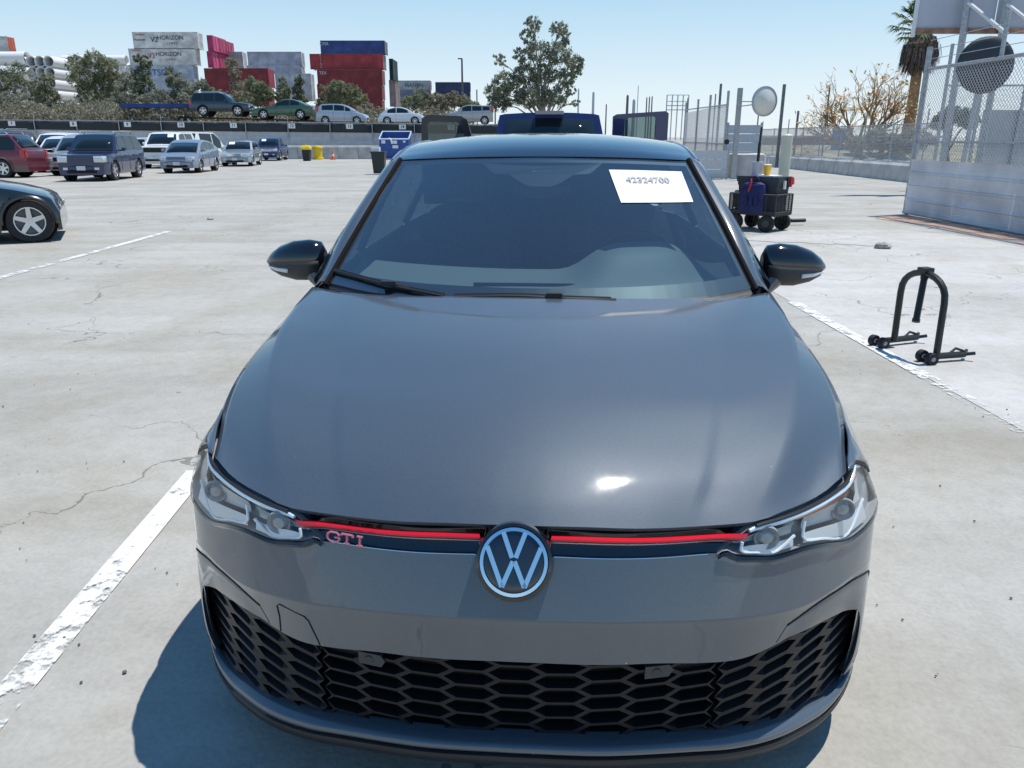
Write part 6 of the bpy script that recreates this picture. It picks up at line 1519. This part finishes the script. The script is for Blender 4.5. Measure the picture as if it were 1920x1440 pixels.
# ------------------------------------------------------------------ far background right
def distance():
    m = MB().grid([[(x, y, z) for x in (8, 30, 70, 140)] for y, z in ((54, gz(54)), (58, .35), (62, .55), (110, .5))]); orient(m, (0, 0, 1))
    tag(m.build('weedy_bank', mat('weedy_ground', (.24, .23, .15), .95, noise=.4, nscale=.5), smooth=0), kind='structure')
    t = thing('low_building', 'long low brown building with a pale roof edge beyond the mesh fence', 'building', (at(1440, 260, 100).x, 100, 0)); L = at(1760, 260, 100).x - at(1440, 260, 100).x
    MB().box((L / 2, 3, .6), (L, 6, 1.6)).build('wall', mat('brown_wall', (.24, .17, .14), .85, noise=.1, nscale=.3), t, smooth=0)
    MB().box((L / 2, 3, 1.5), (L + 1, 7, .25)).build('roof', mat('pale_roof', (.55, .55, .54), .7), t, smooth=0)
    for px, c, lab in ((1577, (.05, .16, .45), 'small blue portable cabin seen through the mesh fence'),):
        p = at(px, 270, 62); b = MB().box((0, 0, 1.0), (1.1, 1.1, 2.0)); o = thing('portable_cabin', lab, 'cabin', (p.x, 62, 0)); b.build('shell', mat('cabin_blue', c, .5), o, smooth=0); MB().box((0, 0, 2.05), (1.2, 1.2, .12)).build('roof', mat('pale_roof', (.5,) * 3), o, smooth=0)
    FAR = mat('hazed_steel', (.42, .46, .50), .8); FARD = mat('far_dark', (.11, .12, .15), .8)  # FAR: distance haze put into the pale grey of columns and lattice
    k = 400 * .953 / 1454
    for px, top, w_, mt, lab in ((1085, 166, 3, FAR, 'pale refinery column beyond the eucalyptus'), (1113, 172, 5, FAR, 'thicker pale refinery column right of the eucalyptus'), (1137, 195, 2.5, FARD, 'short thin chimney right of the pickup cab'), (1177, 178, 5, FARD, 'dark chimney above the pickup door'), (1189, 186, 6, FAR, 'pale rounded column behind the dark chimney'), (1197, 160, 1.6, FAR, 'very thin mast above the pickup door'), (1213, 182, 2.5, FARD, 'left one of three thin dark stacks'), (1218, 181, 2.5, FARD, 'middle one of three thin dark stacks'), (1223, 180, 2.5, FARD, 'right one of three thin dark stacks')):
        p = at(px, top, 400); r = w_ * k / 2; tag(MB().lathe([(r * 1.15, -3), (r, p.z * .5), (r * .9, p.z * .96), (r * .5, p.z), (.001, p.z + .1)], 10).build('refinery_column', mt, loc=(p.x, 400, 0)), lab, 'chimney', 'far refinery columns')
    t = thing('lattice_frame', 'faint lattice frame tower far behind the pickup door', 'tower', (at(1270, 200, 400).x, 400, 0)); z1, z0 = at(0, 178, 400).z, 0
    for dx in (-20, -10, 0, 10, 20): MB().bar((dx * k, 0, z0), (dx * k, 0, z1), .28, 4).build('leg', FAR, t)
    for py in (178, 190, 198, 206): z = at(0, py, 400).z; MB().bar((-20 * k, 0, z), (20 * k, 0, z), .22, 4).build('beam', FAR, t)
    p = at(866, 110, 112); t = thing('light_pole', 'slim lamp post standing beside the navy container', 'lamp post', (p.x, 112, BANK)); 
    MB().bar((0, 0, 0), (0, 0, p.z - BANK), .18, 8, .12).build('pole', mat('pole_dark', (.10, .10, .11), .6), t); MB().box((-.25, 0, p.z - BANK), (.6, .25, .14)).build('lamp_head', mat('pole_dark', (.10, .10, .11), .6), t, smooth=0)
    for px, top, Y, lab in ((894, 168, 130, 'thin pale pole right of the navy container'), (928, 140, 110, 'thin dark pole at the left edge of the eucalyptus')):
        p = at(px, top, Y); tag(MB().bar((0, 0, 0), (0, 0, p.z), .10, 6).build('utility_pole', STEELD, loc=(p.x, Y, 0)), lab, 'pole')
distance()
# ------------------------------------------------------------------ near things on the right
def garden_cart():
    C0 = Vector((4.20, 13.42, gz(13.4))); CR = R(42)
    t = thing('garden_cart', 'black steel mesh-sided cart with four fat wheels', 'cart', C0, CR)
    MW = Matrix.Translation(C0) @ Matrix.Rotation(CR, 4, 'Z'); MI = MW.inverted()
    FRM = mat('cart_black', (.030, .032, .036), .45); MESH = mat('cart_mesh', (.055, .055, .06), .6)
    W_, L_, z0, z1 = .52, .86, .27, .60          # x is across the end towards us, y away
    zb = z0
    MB().box((0, 0, zb), (W_, L_, .03)).build('tray', FRM, t, smooth=0)
    for sx in (-1, 1):
        for sy in (-1, 1):
            MB().bar((sx * W_ / 2, sy * L_ / 2, zb), (sx * W_ / 2, sy * L_ / 2, z1), .016, 6).build('corner_post', FRM, t)
    for nm, A_, B_ in (('side_panel', (-W_ / 2, -L_ / 2), (-W_ / 2, L_ / 2)), ('side_panel', (W_ / 2, -L_ / 2), (W_ / 2, L_ / 2)), ('side_panel', (-W_ / 2, -L_ / 2), (W_ / 2, -L_ / 2)), ('side_panel', (-W_ / 2, L_ / 2), (W_ / 2, L_ / 2))):
        m = MB(); A3, B3 = Vector((*A_, 0)), Vector((*B_, 0))
        for z in (zb + .02, (zb + z1) / 2 - .12, z1): m.bar(A3 + Vector((0, 0, z)), B3 + Vector((0, 0, z)), .012, 5)
        for u in np.linspace(0, 1, 6)[1:-1]: q = A3.lerp(B3, u); m.bar(q + Vector((0, 0, zb)), q + Vector((0, 0, z1)), .010, 5)
        for u in np.linspace(0, 1, 26): q = A3.lerp(B3, u); m.bar(q + Vector((0, 0, zb)), q + Vector((0, 0, z1)), .0035, 3, cap=False)
        for z in np.linspace(zb, z1, 12): m.bar(A3 + Vector((0, 0, z)), B3 + Vector((0, 0, z)), .0035, 3, cap=False)
        m.build(nm, MESH, t, smooth=0)
    for sx in (-1, 1):
        for sy in (-1, 1):
            c = (sx * (W_ / 2 + .0), sy * (L_ / 2 - .14), .135)
            m = MB().lathe([(.06, -.035), (.105, -.05), (.135, -.03), (.135, .03), (.105, .05), (.06, .035)], 20, 'x'); w_ = m.build('wheel', RUBBER, t, loc=c)
            if sy < 0: w_.rotation_euler = (0, 0, R(14))
            MB().lathe([(.001, sx * .034), (.062, sx * .034), (.065, 0)], 16, 'x').build('rim', mat('cart_rim', (.06, .06, .062), .5), w_)
            MB().tube([(sx * .16, c[1], zb - .02), (sx * .24, c[1], zb - .08), (sx * W_ / 2, c[1], .14)], .016, 6).build('axle_strut', FRM, t)
    dp = [MI @ Vector(q) for q in ((4.45, 13.25, .18), (4.62, 13.6, .12), (4.86, 14.05, .05), (5.02, 14.12, .04))]
    MB().tube(dp, .016, 6).build('draw_bar', FRM, t)
    MB().bar(MI @ Vector((5.0, 14.12, .03)), MI @ Vector((5.27, 14.18, .03)), .036, 8).build('handle', BLACKP, t)
    def put(x, y, z): return MW @ Vector((x, y, z))
    RZ = CR
    TB = mat('tool_box_grey', (.045, .052, .060), .5); RED_L = mat('latch_red', (.55, .03, .03), .4)
    b = thing('tool_box', 'large grey lidded tool box with red latches riding in the cart', 'box', put(.05, .0, zb + .02), RZ)
    m = MB().grid([[(x * k, y * k, z) for x, y in ((-.19, -.36), (.19, -.36), (.19, .36), (-.19, .36))] for k, z in ((.9, 0), (1, .44), (1.04, .45), (1.04, .50))], closed=True); m.build('box_body', TB, b, smooth=0)
    m = MB().box((0, 0, .545), (.42, .78, .09)); m.build('lid', TB, b, smooth=0)
    for x, y in ((.06, -.40), (.15, -.40)):
        MB().box((x, y, .50), (.05 if y < -.3 else .04, .04, .15)).build('latch', BLACKG if x < .1 else RED_L, b, smooth=0)
    MB().box((-.03, -.40, .46), (.05, .03, .13)).build('latch', mat('latch_white', (.7, .7, .7), .4), b, smooth=0)
    MB().tube(cr([(.20, -.41, .57), (.24, -.36, .52), (.20, -.42, .47), (.26, -.38, .56)], 12), .02, 6).build('red_ribbon', RED_L, b)
    MB().box((.0, -.05, .598), (.30, .40, .018)).build('paper_pad', mat('white_paper', (.82,) * 3, .7), b, smooth=0)
    g = thing('blue_bag', 'dark blue cloth tool bag with a red strap in the near side of the cart', 'bag', put(-.20, .02, zb + .02), RZ + R(-90))
    NV = mat('bag_navy', (.018, .024, .10), .7, noise=.3, nscale=12)
    m = MB().grid([[(math.copysign(abs(math.cos(a)) ** .5, math.cos(a)) * .23 * k, math.copysign(abs(math.sin(a)) ** .5, math.sin(a)) * .09 * k, z) for a in np.linspace(0, 2 * math.pi, 21)[:-1]] for k, z in ((1, 0), (1.04, .2), (1.0, .38), (.85, .47), (.5, .50), (.02, .50))], closed=True); m.build('bag_body', NV, g, smooth=40)
    for x in (-.08, .02, .11): MB().box((x, -.10, .20), (.06, .03, .14)).build('pocket', NV, g, smooth=0)
    MB().tube(cr([(-.02, -.08, .56), (.0, -.12, .46), (-.04, -.11, .36)], 8), .016, 6).build('strap', RED_L, g)
    MB().tube(cr([(-.1, 0, .48), (-.05, -.02, .58), (.06, -.02, .58), (.1, 0, .48)], 10), .014, 6).build('carry_handle', NV, g)
    r = MB().tube([at(1382, 396, 13.75), at(1390, 378, 13.75), at(1398, 360, 13.75)], .028, 6); tag(r.build('white_tube', mat('tube_pale', (.66, .66, .64), .5)), 'short white tube leaning on the left end of the cart', 'tube')
    r = MB().lathe([(.05, 0), (.055, .22), (.04, .28), (.001, .29)], 12, c=at(1380, 388, 13.8)); r.tube([at(1384, 398, 13.8), at(1380, 386, 13.8)], .02, 6); tag(r.build('spray_bottle', BLACKP), 'black spray bottle hanging off the left side of the cart', 'bottle')
    z = zb + .63
    c = thing('drink_cup', 'orange takeaway cup with a lid and straw on the tool box', 'cup', put(.02, -.06, z - .02), RZ)
    MB().lathe([(.001, 0), (.045, 0), (.062, .17), (.064, .175)], 20).build('cup', mat('cup_orange', (.86, .36, .03), .4, color2=(.9, .55, .05), nscale=9), c); MB().lathe([(.067, .17), (.067, .185), (.05, .195), (.001, .195)], 20).build('lid', mat('cup_lid', (.75, .70, .55), .3), c); MB().bar((0, 0, .19), (.012, 0, .29), .005, 6).build('straw', mat('straw_white', (.8,) * 3, .4), c)
    c = thing('white_tub', 'white tub with a black rod sticking up behind the orange cup', 'tub', put(.0, .12, z - .04), RZ)
    MB().lathe([(.001, 0), (.085, 0), (.09, .25), (.001, .25)], 18).build('tub', mat('tub_white', (.50, .49, .52), .5), c)
    MB().bar((0, 0, .2), (.0, 0, .55), .024, 8).bar((0, 0, .5), (.02, 0, .80), .018, 8).build('black_rod', BLACKP, c)
garden_cart()
def bollard():
    Y = 14.7; p = at(1480, 400, Y); tp = at(1479, 252, Y)
    m = MB().lathe([(.095, 0), (.095, tp.z - gz(Y) - .02), (.075, tp.z - gz(Y)), (.001, tp.z - gz(Y) + .01)], 24); tag(m.build('bollard', mat('bollard_cream', (.62, .60, .47), .55, noise=.06, nscale=3), loc=(tp.x - .02, Y, gz(Y))), 'cream painted round bollard standing behind the cart', 'bollard')
bollard()
def paddock_stand():
    a, b = on_ground(1671, 650), on_ground(1757, 683); o = (a + b) / 2; t = thing('wheeled_stand', 'black tubular arch stand on small wheels on the pale slab', 'stand', o)
    BK = mat('stand_black', (.020, .024, .022), .38)
    A_, B_ = a - o, b - o; top = at(1735, 512, o.y + .02) - o; lean = Vector((top.x, top.y, 0)); h = top.z
    d = (B_ - A_).normalized(); pts = []
    A_ += d * .02; B_ -= d * .02
    up = Vector((lean.x, lean.y, h)); r = (B_ - A_).length / 2
    k = 1 - r * .62 / h * 1.25
    arc = [A_ + Vector((0, 0, .05)), A_ + up * k * .5, A_ + up * k]
    for an in np.linspace(0, math.pi, 13)[1:-1]:
        arc.append((A_ + B_) / 2 + up * (k + (1 - k) * math.sin(an) ** .8) - d * (r * math.cos(an)))
    arc += [B_ + up * k, B_ + up * k * .5, B_ + Vector((0, 0, .05))]
    MB().tube(arc, .023, 10).build('arch_tube', BK, t)
    topc = (A_ + B_) / 2 + up; q = Vector((-d.y, d.x, 0))
    if q.x < 0: q = -q
    MB().box(topc + Vector((0, 0, .02)), (.075, .075, .035), math.atan2(d.y, d.x)).build('top_clamp', BK, t, smooth=0)
    e = at(1717, 604, o.y - .10) - o
    MB().bar(topc + Vector((0, 0, 0)), topc.lerp(e, .12), .026, 8).bar(topc, e, .022, 8).bar(topc.lerp(e, .93), e, .026, 8).build('hanging_bar', BK, t)
    for P, (w1, w2), (f1,) in ((A_, ((1646, 651), (1660, 656)), ((1718, 643),)), (B_, ((1736, 681), (1752, 684)), ((1806, 676),))):
        f = on_ground(*f1) - o; w0 = on_ground(*w1) - o; dirn = (f - w0).normalized()
        m = MB().bar(w0 + Vector((0, 0, .045)) , f + Vector((0, 0, .045)), .022, 8); m.build('foot_tube', BK, t)
        sx = Vector((-dirn.y, dirn.x, 0)); rz = math.atan2(dirn.y, dirn.x)
        for s in (-1, 1):
            c = w0 + Vector((0, 0, .042)) + sx * (.045 * s); w_ = MB().lathe([(.018, -.018), (.040, -.02), (.042, 0), (.040, .02), (.018, .018)], 16, 'y').build('wheel', RUBBER, t, loc=c, rz=rz); MB().lathe([(.001, -.022 * 1), (.012, -.024), (.018, -.018)], 10, 'y').lathe([(.018, .018), (.012, .024), (.001, .022)], 10, 'y').build('hub', mat('hub_grey', (.3, .3, .32), .4, .6), w_)
        for s in (-1, 1): MB().bar(f + Vector((0, 0, .045)), f + dirn * .05 + sx * (.04 * s) + Vector((0, 0, .06)), .012, 6).build('fork_tip', BK, t)
        MB().tube([f - dirn * .12 + Vector((0, 0, .06)), f - dirn * .06 + sx * .02 + Vector((0, 0, .085)), f + Vector((0, 0, .065))], .009, 6).build('spring_lever', BK, t)
paddock_stand()
def pebbles():
    rnd = random.Random(21); m = MB()
    for _ in range(170):
        px, py = rnd.uniform(0, 1900), rnd.uniform(400, 1380); p = on_ground(px, py)
        if abs(p.x) < 1.1 and 1.2 < p.y < 6: continue
        s = rnd.uniform(.002, .0055) * (1.6 if rnd.random() < .1 else 1); m.lathe([(.001, 0), (s, s * .2), (s * .8, s * .7), (.001, s * .9)], 6, c=(p.x, p.y, gz(p.y) + .004))
    tag(m.build('grit', mat('grit_dark', (.12, .115, .11), .9), smooth=0), 'loose dark grit scattered over the concrete', 'grit', kind='stuff')
pebbles()
